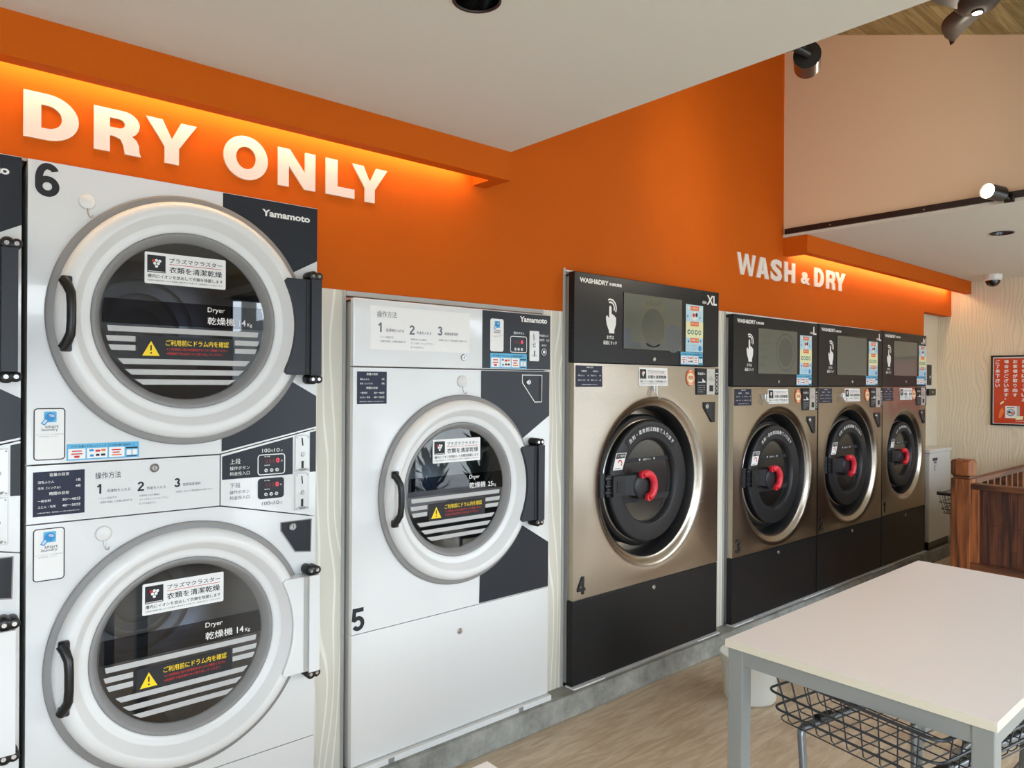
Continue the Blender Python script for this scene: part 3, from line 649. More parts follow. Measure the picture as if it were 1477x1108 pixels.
    for zz in (zt + .014, zb - .014):
        b = MB(); b.lathe([(.016, -.004), (.016, -.05), (.012, -.054), (.001, -.054)], cx + .362, zz, 'black', 24); b.lathe([(.013, -.004), (.013, -.05), (.01, -.053), (.001, -.053)], cx + .381, zz, 'black', 24)
        b.disc(.0055, cx + .36, zz, -.0545, 'chrome', 12); b.disc(.0055, cx + .381, zz, -.0535, 'chrome', 12); b.build('hinge_knob', door)
    return door
def drum(root, cx, cz):
    b = MB(); b.lathe([(.262, .012), (.27, .06), (.33, .075), (.335, .52), (.1, .56), (.001, .56)], cx, cz, 'drum_dark', 64)
    d = b.build('drum', root)
    b = MB()
    for q in (30, 150, 270):
        a = radians(q); u = (cos(a), sin(a)); v = (-sin(a), cos(a)); vs = []
        for yy in (.1, .5):
            for rr_, tt in ((.335, -.045), (.335, .045), (.26, .012), (.26, -.012)): vs.append((cx + u[0] * rr_ + v[0] * tt, yy, cz + u[1] * rr_ + v[1] * tt))
        b.add(vs, [(0, 1, 2, 3), (7, 6, 5, 4), (0, 4, 5, 1), (1, 5, 6, 2), (2, 6, 7, 3), (3, 7, 4, 0)], 'drum')
    for q in range(5): b.lathe([(.05 + .055 * q, .548 + (.0 if q < 1 else 0)), (.062 + .055 * q, .545), (.075 + .055 * q, .548)], cx, cz, 'drum', 48)
    b.knob(cx - .16, cz - .03, .018, .545, .52, 'dull_chrome'); b.build('drum_rib', d)
def control_unit(root, x0, x1, z0, z1, light):
    b = MB(); O = rr(x0, x1, z0, z1, .01); b.poly(O, -.0012, 'navy')
    if light: outline_frame(b, O, .003, -.0018, 'paper')
    o = b.build('control_display', root); w_, h = x1 - x0, z1 - z0
    k = MB(); y = -.002
    for i in range(3): k.text('8', x0 + (.27 + .13 * i) * w_, z0 + .56 * h, .21 * h, y, 'led_dim', .1 * w_, bold=.02)
    k.text('0', x0 + .67 * w_, z0 + .56 * h, .23 * h, y, 'led_red', .12 * w_, bold=.03); k.build('digit_display', o)
    k = MB(); k.text('残り時間', x0 + .24 * w_, z0 + .86 * h, .05 * h, y, 'paper', .2 * w_, bold=.02); k.text('運転時間', x0 + .24 * w_, z0 + .44 * h, .05 * h, y, 'paper', .2 * w_, bold=.02); k.text('分', x0 + .84 * w_, z0 + .6 * h, .09 * h, y, 'paper', bold=.02); k.build('display_print', o)
    for i in range(3):
        k = MB(); cxb = x0 + (.3 + .2 * i) * w_; k.knob(cxb, z0 + .22 * h, .062 * w_, -.0012, -.005, 'paper', 20); k.disc(.03 * w_, cxb, z0 + .22 * h, -.0055, 'grey_ink', 12); k.build('button', o)
def coin_unit(root, x0, x1, z0, z1):
    b = MB(); b.prism(rr(x0, x1, z0, z1, .004), -.006, 0, 'coin_plate'); o = b.build('coin_slot_plate', root, bevel=.001)
    w_, h = x1 - x0, z1 - z0; k = MB(); y = -.007
    k.poly([(x0 + .42 * w_, z0 + .93 * h), (x0 + .5 * w_, z0 + .93 * h), (x0 + .56 * w_, z0 + .72 * h), (x0 + .48 * w_, z0 + .72 * h)], y, 'ink')
    k.rect(x0 + .42 * w_, x0 + .58 * w_, z0 + .1 * h, z0 + .3 * h, y, 'ink'); k.poly([(x0 + .18 * w_, z0 + .09 * h), (x0 + .82 * w_, z0 + .09 * h), (x0 + .72 * w_, z0 + .03 * h), (x0 + .28 * w_, z0 + .03 * h)], y, 'gasket')
    for fx in (.1, .88):
        for fz in (.05, .95): k.disc(.05 * w_, x0 + fx * w_, z0 + fz * h, y, 'gasket', 10)
    k.build('coin_slot', o)
    k = MB(); lock_bits(k, x0 + .52 * w_, z0 + .48 * h, .15 * w_, -.006); k.build('return_button', o)

# ================================================================ stacked dryers (14 kg)
def stacked_dryer(dx, number, label, hinge_up='hinge_black'):
    X = lambda v: v + dx; Z = lambda v: v + Z0
    x0, x1, xm = X(.272), X(1.063), X(.757); zt, zb = Z(.563), .115
    root = thing('stacked_tumble_dryer', label, 'dryer', ((x0 + x1) / 2, .3, .1), 'white tumble dryers along the wall')
    # hollow behind the doors is left open: body is a shell of five sides
    b = MB(); T = .012
    b.box(x0, x0 + T, .02, .66, .1, zt, 'side'); b.box(x1 - T, x1, .02, .66, .1, zt, 'side'); b.box(x0, x1, .64, .66, .1, zt, 'side'); b.box(x0, x1, .02, .66, zt - T, zt, 'side'); b.box(x0, x1, .02, .66, .1, .112, 'base_white')
    b.build('cabinet', root)
    c1, c2 = (X(.6665), Z(.1715)), (X(.6655), Z(-.7685))
    b = MB(); plate_hole(b, [(x0, Z(-.2195)), (xm, Z(-.2195)), (x1, Z(-.1535)), (x1, zt), (x0, zt)], c1, .262, 0, 'white')
    up = b.build('upper_front_panel', root)
    b = MB()   # charcoal graphics, cut round the door
    a = atan2(.35 - .1715, .988 - .6665); a2 = atan2(sqrt(.352 ** 2 - .0935 ** 2), .0935)
    b.poly([(X(.76), Z(.5615)), (x1, Z(.5615)), (x1, Z(.391)), (X(.6665 + .352 * cos(a)), Z(.1715 + .352 * sin(a)))] + arcpts(c1[0], c1[1], .352, a, a2, 12), -.0008, 'navy'); b.build('charcoal_graphic', up); b = MB()
    b.poly([(X(.76), Z(-.2135)), (x1, Z(-.1485)), (x1, Z(-.049)), (X(.6665 + .352 * cos(a)), Z(.1715 - .352 * sin(a)))] + arcpts(c1[0], c1[1], .352, -a, -a2, 12), -.0008, 'navy'); b.build('charcoal_graphic', up); b = MB()
    b.text('Yamamoto', X(.879), Z(.512), .0215, -.0015, 'paper', .158, bold=.035)
    b.build('brand_lettering', up)
    b = MB(); b.prism([(x0, Z(-.3725)), (xm - .002, Z(-.3745)), (xm - .002, Z(-.2235)), (x0, Z(-.2235))], 0, .02, 'white'); inst = b.build('instruction_panel', root)
    b = MB(); capacity_sticker(b, X(.286), X(.402), Z(-.355), Z(-.2395), -.001, DRY_ROWS('1', '4')); b.build('capacity_sticker', inst)
    b = MB(); steps_text(b, X(.427), Z(-.2525), 1, -.001, 'ink', 'grey_ink'); b.build('instruction_print', inst)
    b = MB(); lock_bits(b, X(.574), Z(-.2485), .0125); b.build('lock', inst)
    b = MB(); b.prism([(xm + .002, Z(-.3745)), (x1, Z(-.44)), (x1, Z(-.1575)), (xm + .002, Z(-.2225))], 0, .02, 'white'); ctl = b.build('control_panel', root)
    b = MB(); b.poly([(X(.762), Z(-.2285)), (X(.984), Z(-.1795)), (X(.984), Z(-.2985)), (X(.762), Z(-.2985))], -.0008, 'navy'); b.poly([(X(1.042), Z(-.167)), (x1, Z(-.163)), (x1, Z(-.296)), (X(1.042), Z(-.296))], -.0008, 'navy')
    for s, z, m in (('上段', -.262, 'paper'), ('下段', -.335, 'grey_ink')): b.text(s, X(.785), Z(z + .008), .0165, -.0015, m, .032)
    for z, m in ((-.276, 'paper'), (-.349, 'grey_ink')): b.text('操作ボタン', X(.785), Z(z + .004), .0115, -.0015, m, .06); b.text('料金投入口', X(.785), Z(z - .0125), .0115, -.0015, m, .06)
    for z, m in ((-.2235, 'paper'), (-.3885, 'grey_ink')):
        b.text('100', X(.884), Z(z), .0115, -.0015, m, .026); b.text('円', X(.912), Z(z), .007, -.0015, m); b.text('10', X(.922), Z(z), .0115, -.0015, m, .018); b.text('分', X(.943), Z(z), .007, -.0015, m)
    b.build('panel_print', ctl)
    control_unit(ctl, X(.8695), X(.958), Z(-.294), Z(-.2295), True); control_unit(ctl, X(.871), X(.955), Z(-.3685), Z(-.3045), False)
    coin_unit(ctl, X(.991), X(1.038), Z(-.2925), Z(-.1755)); coin_unit(ctl, X(.991), X(1.037), Z(-.4155), Z(-.2975))
    b = MB(); plate_hole(b, [(x0, Z(-1.156)), (x1, Z(-1.156)), (x1, Z(-.4435)), (xm, Z(-.378)), (x0, Z(-.376))], c2, .262, 0, 'white'); lo = b.build('lower_front_panel', root)
    b = MB(); b.prism(rectl(x0, x1, zb, Z(-1.159)), 0, .02, 'white'); b.build('base_panel', root)
    b = MB(); b.box(x0, x1, -.012, .02, .101, .112, 'base_white'); b.build('base_tray', root)
    dryer_door(root, *c1, '14', hinge_up); dryer_door(root, *c2, '14', 'white')
    drum(root, *c1); drum(root, *c2)
    lock_recess(root, [(X(.946), Z(-.45)), (X(1.047), Z(-.45)), (X(1.045), Z(-.553)), (X(.994), Z(-.546)), (X(.947), Z(-.474))][::-1][::-1], (X(.984), Z(-.4665)))
    if number:
        b = MB(); digit(b, number, X(.287), Z(.472), .054, .087, .0165, -.001, 'ink'); b.build('number', up)
        hook_part(root, X(.404), Z(.4735)); hook_part(root, X(.447), Z(-.417))
        for a, c in ((-.21, -.075), (-.523, -.3865)):
            b = MB(); app_sticker(b, X(.2865), X(.357), Z(a), Z(c), -.0008); b.build('app_sticker', root)
        b = MB(); pay_sticker(b, X(.36), X(.534), Z(-.2145), Z(-.171), -.001); b.build('payment_sticker', root)
    return root
stacked_dryer(0, '6', 'white stacked double dryer numbered 6, with two round doors, below the DRY ONLY lettering')
stacked_dryer(-.804, None, 'white stacked dryer cut off by the left edge, left of the dryer numbered 6')

# ================================================================ large single dryer (25 kg)
def big_dryer():
    Z = lambda v: v + Z0; x0, x1, xm = 1.195, 2.121, 1.753; zt = Z(.285)
    root = thing('tumble_dryer', 'white single dryer numbered 5 with one round door and black hinge', 'dryer', ((x0 + x1) / 2, .3, .1), 'white tumble dryers along the wall')
    b = MB(); T = .012
    b.box(x0 + .004, x0 + T, .02, .66, .1, zt - .006, 'side'); b.box(x1 - T, x1, .02, .66, .1, zt - .006, 'side'); b.box(x0 + .004, x1, .64, .66, .1, zt - .006, 'side'); b.box(x0 + .004, x1, .02, .66, zt - T, zt - .006, 'side'); b.box(x0 + .004, x1, .02, .66, .1, .112, 'base_white'); b.build('cabinet', root)
    b = MB(); b.prism(rectl(x0, x1, Z(.0515), zt), -.004, .02, 'white'); top = b.build('top_panel', root, bevel=.004)
    MB().rect(1.258, 1.690, Z(.111), Z(.263), -.0047, 'paper').build('white_rect', top); b = MB(); steps_text(b, 1.285, Z(.2435), 1.28, -.0055, 'grey_ink', 'grey_ink'); b.build('instruction_print', top)  # plain white rectangle behind the instruction text
    b = MB(); lock_bits(b, 1.661, Z(.093), .0125, -.004); b.build('lock', top)
    b = MB(); b.prism(rectl(xm, x1 - .002, Z(.055), Z(.281)), -.0055, -.003, 'navy'); ctl = b.build('control_panel', top)
    b = MB(); y = -.0062; b.text('Yamamoto', 1.946, Z(.2465), .0235, y, 'paper', .153, bold=.035)
    b.text('操作ボタン', 1.913, Z(.1945), .0105, y, 'paper', .057, bold=.012); b.text('料金投入口', 2.056, Z(.1915), .0095, y, 'paper', .05, bold=.012); b.text('100円', 2.053, Z(.172), .0105, y, 'paper', .03, bold=.01); b.text('7分', 2.095, Z(.172), .0105, y, 'paper', .018, bold=.01)
    b.text('返却口', 2.068, Z(.152), .0075, y, 'paper', .028, bold=.012); b.lathe([(.0145, y), (.0125, y)], 2.083, Z(.128), 'paper', 24); b.disc(.007, 2.083, Z(.128), y, 'paper', 16); b.build('panel_print', ctl)
    bb = MB(); O = rr(1.895, 1.985, Z(.1205), Z(.187), .009); bb.poly(O, -.0062, 'navy'); outline_frame(bb, O, .0025, -.0068, 'paper'); o = bb.build('control_display', ctl)
    k = MB()
    for i in range(3): k.text('8', 1.917 + .012 * i, Z(.157), .0135, -.0068, 'led_dim', .009, bold=.02)
    k.text('0', 1.953, Z(.157), .0145, -.0068, 'led_red', .0105, bold=.03); k.build('digit_display', o)
    for i in range(3):
        k = MB(); k.knob(1.922 + .0175 * i, Z(.1345), .0058, -.0062, -.0095, 'paper', 18); k.disc(.0026, 1.922 + .0175 * i, Z(.1345), -.0099, 'grey_ink', 10); k.build('button', o)
    b = MB(); b.prism(rr(1.995, 2.05, Z(.0875), Z(.2135), .006), -.012, -.005, 'coin_plate'); o = b.build('coin_slot_plate', ctl, bevel=.0015)
    k = MB(); k.rect(2.02, 2.026, Z(.107), Z(.132), -.0126, 'ink'); k.rect(2.01, 2.036, Z(.108), Z(.112), -.0128, 'gasket'); k.poly([(2.015, Z(.2)), (2.019, Z(.2)), (2.022, Z(.175)), (2.018, Z(.175))], -.0126, 'grey_ink'); k.build('coin_slot', o)
    k = MB(); lock_bits(k, 2.0225, Z(.1535), .008, -.012); k.build('return_button', o)
    b = MB(); app_sticker(b, 1.791, 1.8595, Z(.1215), Z(.251), -.0064, False); b.build('app_sticker', ctl)
    b = MB(); pay_sticker(b, 1.792, 1.985, Z(.0555), Z(.1155), -.0064); b.build('payment_sticker', ctl)
    c = (1.6525, Z(-.4065))
    b = MB(); plate_hole(b, rectl(x0 + .002, x1, Z(-.8635), Z(.0475)), c, .262, 0, 'white'); fr = b.build('front_panel', root)
    b = MB(); a = atan2(-.228 + .4065, 1.972 - 1.6525); e = .0985; a2 = atan2(sqrt(.352 ** 2 - e * e), e)
    b.poly([(c[0] + e, Z(.0455)), (x1 - .001, Z(.0455)), (x1 - .001, Z(-.139)), (c[0] + .352 * cos(a), c[1] + .352 * sin(a))] + arcpts(c[0], c[1], .352, a, a2, 12), -.0008, 'navy'); b.build('charcoal_graphic', fr); b = MB()
    b.poly([(c[0] + e - .003, Z(-.8615)), (x1 - .001, Z(-.8615)), (x1 - .001, Z(-.674)), (c[0] + .352 * cos(a), c[1] - .352 * sin(a))] + arcpts(c[0], c[1], .352, -a, -a2, 12), -.0008, 'navy'); b.build('charcoal_graphic', fr)
    b = MB(); b.prism(rectl(x0 + .002, x1, .125, Z(-.8665)), 0, .02, 'white'); lo = b.build('base_panel', root)
    b = MB(); lock_bits(b, 1.655, Z(-.949), .0115); b.build('lock', lo)
    b = MB(); b.prism(rectl(x0 + .004, x1 + .004, .101, .122), -.02, .02, 'base_white')
    for xx in (1.345, 1.955): b.rect(xx - .012, xx + .012, .101, .119, -.0205, 'gasket')
    b.build('base_tray', root)
    dryer_door(root, *c, '25', 'hinge_black'); drum(root, *c)
    lock_recess(root, [(1.9665, Z(.029)), (2.0745, Z(.029)), (2.0735, Z(-.0795)), (2.036, Z(-.0795)), (1.968, Z(-.001))], (1.998, Z(.001)), 'paper')
    hook_part(root, 1.657, Z(.0025), .023)
    b = MB(); capacity_sticker(b, 1.2115, 1.328, Z(-.078), Z(.034), -.001, DRY_ROWS('2', '6')); b.build('capacity_sticker', root)
    b = MB(); digit(b, '5', 1.1985, Z(-.853), .047, .078, .0145, -.001, 'ink'); b.build('number', root)
big_dryer()

# ================================================================ washer dryers
def washer(num, label, x0, x1, zt, zs, zl, c, s, sx, px, hx, size, screen):
    """zt top, zs/zl seams, c disc centre, s scale, sx screen left, px notice sticker span, hx hook x (heights relative to eye level)"""
    YO = .018; c = ((x0 + x1) / 2, c[1] * 1.0082); s *= 1.0082; ro = .364 * s     # door sits a little behind the steel front
    Z = lambda v: v + Z0
    root = thing('washer_dryer', label, 'washer', ((x0 + x1) / 2, .3, .1), 'steel front washer dryers along the wall')
    b = MB(); T = .012; xa = x0 + .006
    b.box(xa, xa + T, .035, .66, .1, Z(zt) - .006, 'side'); b.box(x1 - T, x1 - .002, .035, .66, .1, Z(zt) - .006, 'side'); b.box(xa, x1 - .002, .64, .66, .1, Z(zt) - .006, 'side'); b.box(xa, x1 - .002, .035, .66, Z(zt) - T - .006, Z(zt) - .006, 'side'); b.box(xa, x1 - .002, .035, .66, .1, .112, 'base_white'); b.build('cabinet', root)
    # black control head
    b = MB(); b.box(x0, x1, 0, .035, Z(zs) + .002, Z(zt), 'blackpanel')
    head = b.build('control_head', root, bevel=.0025)
    k = MB()
    for i in range(5): z = Z(zt) - .2 - i * .022; k.add([(x0 - .0006, .008, z), (x0 - .0006, .027, z), (x0 - .0006, .027, z - .014), (x0 - .0006, .008, z - .014)], [(0, 1, 2, 3)], 'dark')
    k.build('vent', head)
    k = MB(); y = -.001
    k.text('WASH&DRY', x0 + .032, Z(zt) - .046, .0225, y, 'paper', .19, bold=.035); k.text('洗濯乾燥機', x0 + .226, Z(zt) - .044, .014, y, 'paper', .088, bold=.04); k.build('title_print', head); k = MB()
    wl = {'XL': .092, 'L': .042, 'M': .05}[size]; k.text(size, x1 - .022, Z(zt) - .072, .05, y, 'paper', wl, al='R', bold=.03); k.text('size', x1 - .026 - wl, Z(zt) - .069, .017, y, 'paper', .036, al='R', bold=.02); k.build('size_print', head); k = MB()
    # touch icon: pointing hand with two arcs
    ix, iz = sx - .088, Z(zt) - .205
    H = [(-.034, .012), (-.03, .024), (-.022, .022), (-.012, .012), (-.012, .062), (-.008, .07), (0, .07), (.004, .062), (.005, .03), (.012, .033), (.016, .027), (.024, .028), (.027, .021), (.034, .02), (.036, .01), (.034, -.018), (.024, -.04), (.024, -.056), (-.012, -.056), (-.014, -.042), (-.028, -.018)]
    k.poly([(ix + p[0], iz + p[1]) for p in H], y, 'paper')
    for r in (.03, .043): k.poly(arcpts(ix - .003, iz + .06, r, radians(-25), radians(115), 10) + arcpts(ix - .003, iz + .06, r - .0075, radians(115), radians(-25), 10), y, 'paper')
    k.text('まずは', ix - .003, iz - .083, .0165, y, 'paper', .048, 'C', bold=.03); k.text('画面にタッチ', ix - .003, iz - .109, .0175, y, 'paper', .092, 'C', bold=.03)
    k.build('touch_icon', head)
    # display
    za, zb = Z(zt) - .066, Z(zt) - .326; k = MB(); k.box(sx - .001, sx + .467, -.002, .0, zb - .003, za + .004, 'screen_rim'); d = k.build('display', head)
    k = MB(); k.rect(sx, sx + .451, zb, za, -.0028, 'screen'); sc_ = k.build('screen', d)
    k = MB(); y = -.0034; cx, cz = sx + .22, (za + zb) / 2
    if screen == 'fair':
        k.poly(arcpts(cx, cz - .02, .1, radians(200), radians(520), 30) + arcpts(cx, cz - .02, .092, radians(520), radians(200), 30), y, 'scr_a')
        k.poly(arcpts(cx, cz + .0, .125, radians(40), radians(140), 12) + arcpts(cx, cz + .0, .085, radians(140), radians(40), 12), y - .0004, 'scr_a')
        k.rect(sx, sx + .05, zb + .005, zb + .095, y, 'scr_c'); k.rect(sx + .05, sx + .37, zb + .004, zb + .03, y, 'scr_c'); k.disc(.07, sx + .38, zb + .06, y + .0003, 'scr_c')
        k.disc(.088, cx, cz - .02, y - .0003, 'screen_shape', 40)
        k.text('ふわふわ', cx, cz + .085, .026, y - .0008, 'screen_shape', .13, 'C', bold=.03); k.text('画面にタッチして操作', sx + .21, zb + .009, .014, y - .0008, 'screen', .24, 'C')
    elif screen == 'paw':
        ox = sx + .31
        k.poly(arcpts(ox, cz, .115, 0, 2 * pi, 40) + arcpts(ox, cz, .105, 2 * pi, 0, 40), y, 'screen_shape'); k.disc(.085, ox, cz, y, 'screen_shape', 36)
        for i in range(5): k.text(('操作ガイド', 'コースを選んで', 'ください', '洗濯乾燥', '乾燥')[i], sx + .03, za - .05 - i * .042, .018, y, 'screen_shape')
    k.build('screen_picture', d)
    # promo and payment stickers
    p0 = sx + .486; k = MB(); y = -.0018; pt = Z(zt) - .083; pb = Z(zt) - .326; ph = pt - pb; pw = .151
    k.rect(p0, p0 + pw, pb, pt, y, 'paleblue'); y -= .0005
    k.rect(p0, p0 + pw, pb + .3 * ph, pb + .64 * ph, y, 'paleyellow')
    for fz in (.88, .55, .2): k.rect(p0 + .26 * pw, p0 + .74 * pw, pb + fz * ph - .0005, pb + (fz + .095) * ph, y - .0005, 'orange_print'); k.text('いまなら' if fz > .8 else 'ポイント' if fz > .5 else 'お得です', p0 + .5 * pw, pb + (fz + .03) * ph, .04 * ph, y - .001, 'paper', .38 * pw, 'C', bold=.02)
    for i, q in enumerate(('darkgreen', 'green', 'darkgreen', 'green')): k.disc(.085 * pw, p0 + (.17 + .21 * i) * pw, pb + .42 * ph, y - .0005, q, 18); k.disc(.045 * pw, p0 + (.17 + .21 * i) * pw, pb + .42 * ph, y - .001, 'paper', 12)
    k.disc(.15 * pw, p0 + .5 * pw, pb + .76 * ph, y - .0005, 'paper', 18); k.disc(.07 * pw, p0 + .44 * pw, pb + .78 * ph, y - .001, 'red', 12); k.disc(.07 * pw, p0 + .6 * pw, pb + .79 * ph, y - .001, 'navyblue', 12)
    for fx, fz, q in ((.1, .75, 'skyblue'), (.8, .74, 'skyblue'), (.15, .93, 'paper'), (.85, .92, 'paper'), (.15, .22, 'blue'), (.85, .24, 'blue')): k.disc(.05 * pw, p0 + fx * pw, pb + fz * ph, y - .0005, q, 10)
    for i in range(4): k.text('アプリからのご利用で最大', p0 + .05 * pw, pb + (.13 - .033 * i) * ph, .02 * ph, y - .0005, 'blue', (.6 - .1 * (i == 3)) * pw)
    k.disc(.1 * pw, p0 + .82 * pw, pb + .08 * ph, y - .0005, 'blue', 18); k.build('promo_sticker', head)
    k = MB(); pay_sticker(k, p0 - .044, p0 + .149, Z(zt) - .393, Z(zt) - .328, -.003); k.build('payment_sticker', head)
    k = MB(); lock_bits(k, (sx + .23), Z(zt) - .372, .0115); k.build('lock', head)
    # stamped steel front
    b = MB()
    P = rectl(x0 + .002, x1, Z(zl) + .001, Z(zs) - .001)
    R = [(0, 0, YO)]
    rim = [(.371, .0165), (.381, .0095), (.391, .0025), (.400, -.002), (.409, -.0042), (.42, -.005)]
    fan = [(.12, -.0048), (.32, -.0038), (.56, -.0022), (.82, -.0006)]
    for q, dy in rim: R.append(('r', q * s, dy, .42 * s))
    for q, dy in fan: R.append(('f', q, dy, .42 * s))
    def surf(x, z):          # depth of the stamped steel at a point, so stickers follow it
        dx_, dz_ = x - c[0], z - c[1] - Z0; rad = hypot(dx_, dz_); bd = ray_to_poly(P, c_w(c), atan2(dz_, dx_))
        if bd is None: return 0
        lim = bd * .992; L_ = [(ro, YO)] + [(min(q * s, lim), dy) for q, dy in rim] + [(min(.42 * s, lim) + (bd - min(.42 * s, lim)) * q, dy) for q, dy in fan] + [(bd, 0)]
        for (r0, y0), (r1, y1) in zip(L_, L_[1:]):
            if r0 <= rad <= r1: return y0 + (y1 - y0) * (rad - r0) / max(1e-6, r1 - r0)
        return 0
    def onto(k): k.v = [(v[0], v[1] + surf(v[0], v[2]), v[2]) for v in k.v]; return k
    plate_hole(b, P, c_w(c), ro, 0, 'steel', rings=R, thick=.03); fr = b.build('front_panel', root)
    k = MB(); cx, cz = c_w(c)
    k.lathe([(ro, 0), (ro - .006, .004), (ro - .01, .11)], cx, cz, 'disc_rim', 96); k.build('opening_wall', fr).location.y = YO
    k = MB(); k.lathe([(ro - .01, .11), (.3 * s, .11)], cx, cz, 'steel', 96); k.build('opening_back', fr).location.y = YO
    k = MB(); k.lathe([(.318 * s, .11), (.322 * s, .06), (.31 * s, .045), (.28 * s, .045)], cx + .004, cz, 'disc_rim', 96); k.build('tub_gasket', fr).location.y = YO
    # lower black panel
    b = MB(); b.box(x0, x1, 0, .035, .108, Z(zl) - .002, 'blackpanel'); lo = b.build('lower_panel', root, bevel=.0025)
    k = MB(); lock_bits(k, c[0] + .01, Z(zl) - .037, .0115); k.build('lock', lo)
    b = MB(); b.prism(rectl(x0 - .004, x1, .1005, .107), -.018, .035, 'base_white'); b.box(x0 + .2, x1 - .2, -.021, -.0175, .1005, .106, 'gasket'); b.build('base_tray', root)
    # door
    r = .295 * s; g = .196 * s; b = MB()
    b.lathe([(r - .012, .05), (r - .002, .035), (r, .012), (r - .003, .003), (r - .008, -.001), (r - .014, -.0022), (g + .016, -.0035), (g + .011, -.0025), (g + .002, .014), (g, .02), (g, .045)], cx, cz, 'disc', 96)
    door = b.build('door', root); door.location.y = YO
    k = MB(); k.lathe([(r - .004, .04), (r + .004, .042), (r + .004, .046), (r - .004, .048)], cx, cz, 'dull_chrome', 96); k.build('door_band', door)
    MB().disc(g + .001, cx, cz, .021, 'wglass', 72).build('door_glass', door)
    k = MB(); q = lambda z: sqrt((g * .995) ** 2 - z * z)
    for za_, zb_ in ((.112 * s, .092 * s), (-.072 * s, -.097 * s)): k.poly([(cx - q(za_), cz + za_), (cx + q(za_), cz + za_), (cx + q(zb_), cz + zb_), (cx - q(zb_), cz + zb_)], .0195, 'ink')
    k.text('使用ライン', cx + .0, cz + .097 * s, .011 * s, .019, 'paper', .06 * s, 'C')
    for dx_ in (-.056, .056): k.poly([(cx + dx_ * s - .007 * s, cz + .108 * s), (cx + dx_ * s + .007 * s, cz + .108 * s), (cx + dx_ * s, cz + .096 * s)], .019, 'paper')
    k.build('glass_line_decal', door)
    k = MB(); ym = -.0052
    k.poly(arcpts(cx, cz, .275 * s, radians(41), radians(134), 24) + arcpts(cx, cz, .227 * s, radians(134), radians(41), 24), ym, 'ink')
    t = '洗剤・柔軟剤は自動で入ります'
    for i, ch in enumerate(t):
        a = radians(127.5 - 80 * i / (len(t) - 1)); rr0 = .2405 * s; h = .021 * s if ch != '・' else .006 * s
        if ch == '・': k.disc(.003 * s, cx + .251 * s * cos(a), cz + .251 * s * sin(a), ym - .0006, 'paper', 10); continue
        wch = .021 * s * (.8 if ch in 'りで' else 1); ox = -wch / 2; an = a - pi / 2
        k.text(ch, cx + rr0 * cos(a) + ox * cos(an), cz + rr0 * sin(a) + ox * sin(an), h, ym - .0006, 'paper', wch, bold=.014, rot=an)
    k.build('arc_sticker', door)
    k = MB(); S = lambda u, v: (cx + u * s, cz + v * s); k.poly([S(-.254, .147), S(-.181, .147), S(-.211, .07), S(-.278, .07)], ym, 'paper'); k.poly([S(-.251, .144), S(-.186, .144), S(-.194, .122), S(-.257, .122)], ym - .0005, 'ink')
    k.text('ドア操作', cx - .245 * s, cz + .127 * s, .013 * s, ym - .001, 'paper', .05 * s)
    k.poly(arcpts(cx - .228 * s, cz + .1 * s, .016 * s, radians(-60), radians(170), 10) + arcpts(cx - .228 * s, cz + .1 * s, .01 * s, radians(170), radians(-60), 10), ym - .0005, 'red'); k.rect(cx - .264 * s, cx - .225 * s, cz + .074 * s, cz + .078 * s, ym - .0005, 'grey_ink'); k.build('door_sticker', door)
    # hinge, arm and red handle
    k = MB(); k.box(cx - .362 * s, cx - .335 * s, -.006, .05, cz - .05 * s, cz + .06 * s, 'hinge_black')
    for zz in (-.03, .0, .035): k.tube([(cx - .335 * s, -.004, cz + zz * s), (cx - .292 * s, -.006, cz + zz * s)], .011 * s, 'black', 10)
    k.box(cx - .325 * s, cx - .285 * s, -.012, .02, cz - .047 * s, cz + .05 * s, 'disc'); k.build('hinge', door)
    k = MB(); k.box(cx - .296 * s, cx - .21 * s, -.026, .0, cz - .05 * s, cz + .045 * s, 'disc'); k.prism([S(-.21, .04), S(-.12, .04), S(-.12, -.06), S(-.21, -.048)], -.018, .0, 'hinge_black'); k.box(cx - .272 * s, cx - .236 * s, -.0285, -.026, cz - .03 * s, cz + .02 * s, 'ink')
    kx, kz = cx - .078 * s, cz - .016 * s; k.lathe([(.064 * s, .02), (.064 * s, -.02), (.058 * s, -.025), (.02 * s, -.0255), (.001, -.0255)], kx, kz, 'disc', 48); k.build('handle_arm', door, bevel=.002)
    k = MB(); pts = [(kx + .06 * s * cos(radians(a)), -.04 if -60 < a < 105 else -.03, kz + .06 * s * sin(radians(a))) for a in range(-68, 118, 6)]
    n = len(pts); k.tube(pts, [.0185 * s] * n, 'handle_red', 12)
    for e in (pts[0], pts[-1]): k.tube([(e[0], -.028, e[2]), (e[0], -.044, e[2])], .017 * s, 'handle_red', 12)
    k.build('door_handle', door)
    # inner drum seen through the glass
    k = MB(); k.lathe([(.27 * s, .06), (.285 * s, .075), (.285 * s, .5), (.1, .53), (.001, .53)], cx, cz, 'drum', 64); k.lathe([(.05, .52), (.09, .515), (.13, .52)], cx, cz, 'dull_chrome', 48); k.build('drum', root).location.y = YO
    # stickers on the steel
    nz = Z(zs) - .0115; yk = -.0015
    k = MB(); k.grid(x0 + .012, x0 + .182, nz - .094, nz, yk, 'navyblue'); capacity_sticker(k, x0 + .012, x0 + .182, nz - .094, nz, yk - .001, WASH_ROWS, False); onto(k).build('capacity_sticker', fr)
    k = MB(); k.grid(px[0], px[1], nz - .089, nz - .001, yk, 'paper'); ion_sticker(k, px[0], px[1], nz - .089, nz - .001, yk - .001, False); onto(k).build('notice_sticker', fr)
    ox = x1 - .258; k = MB(); yk = -.0025
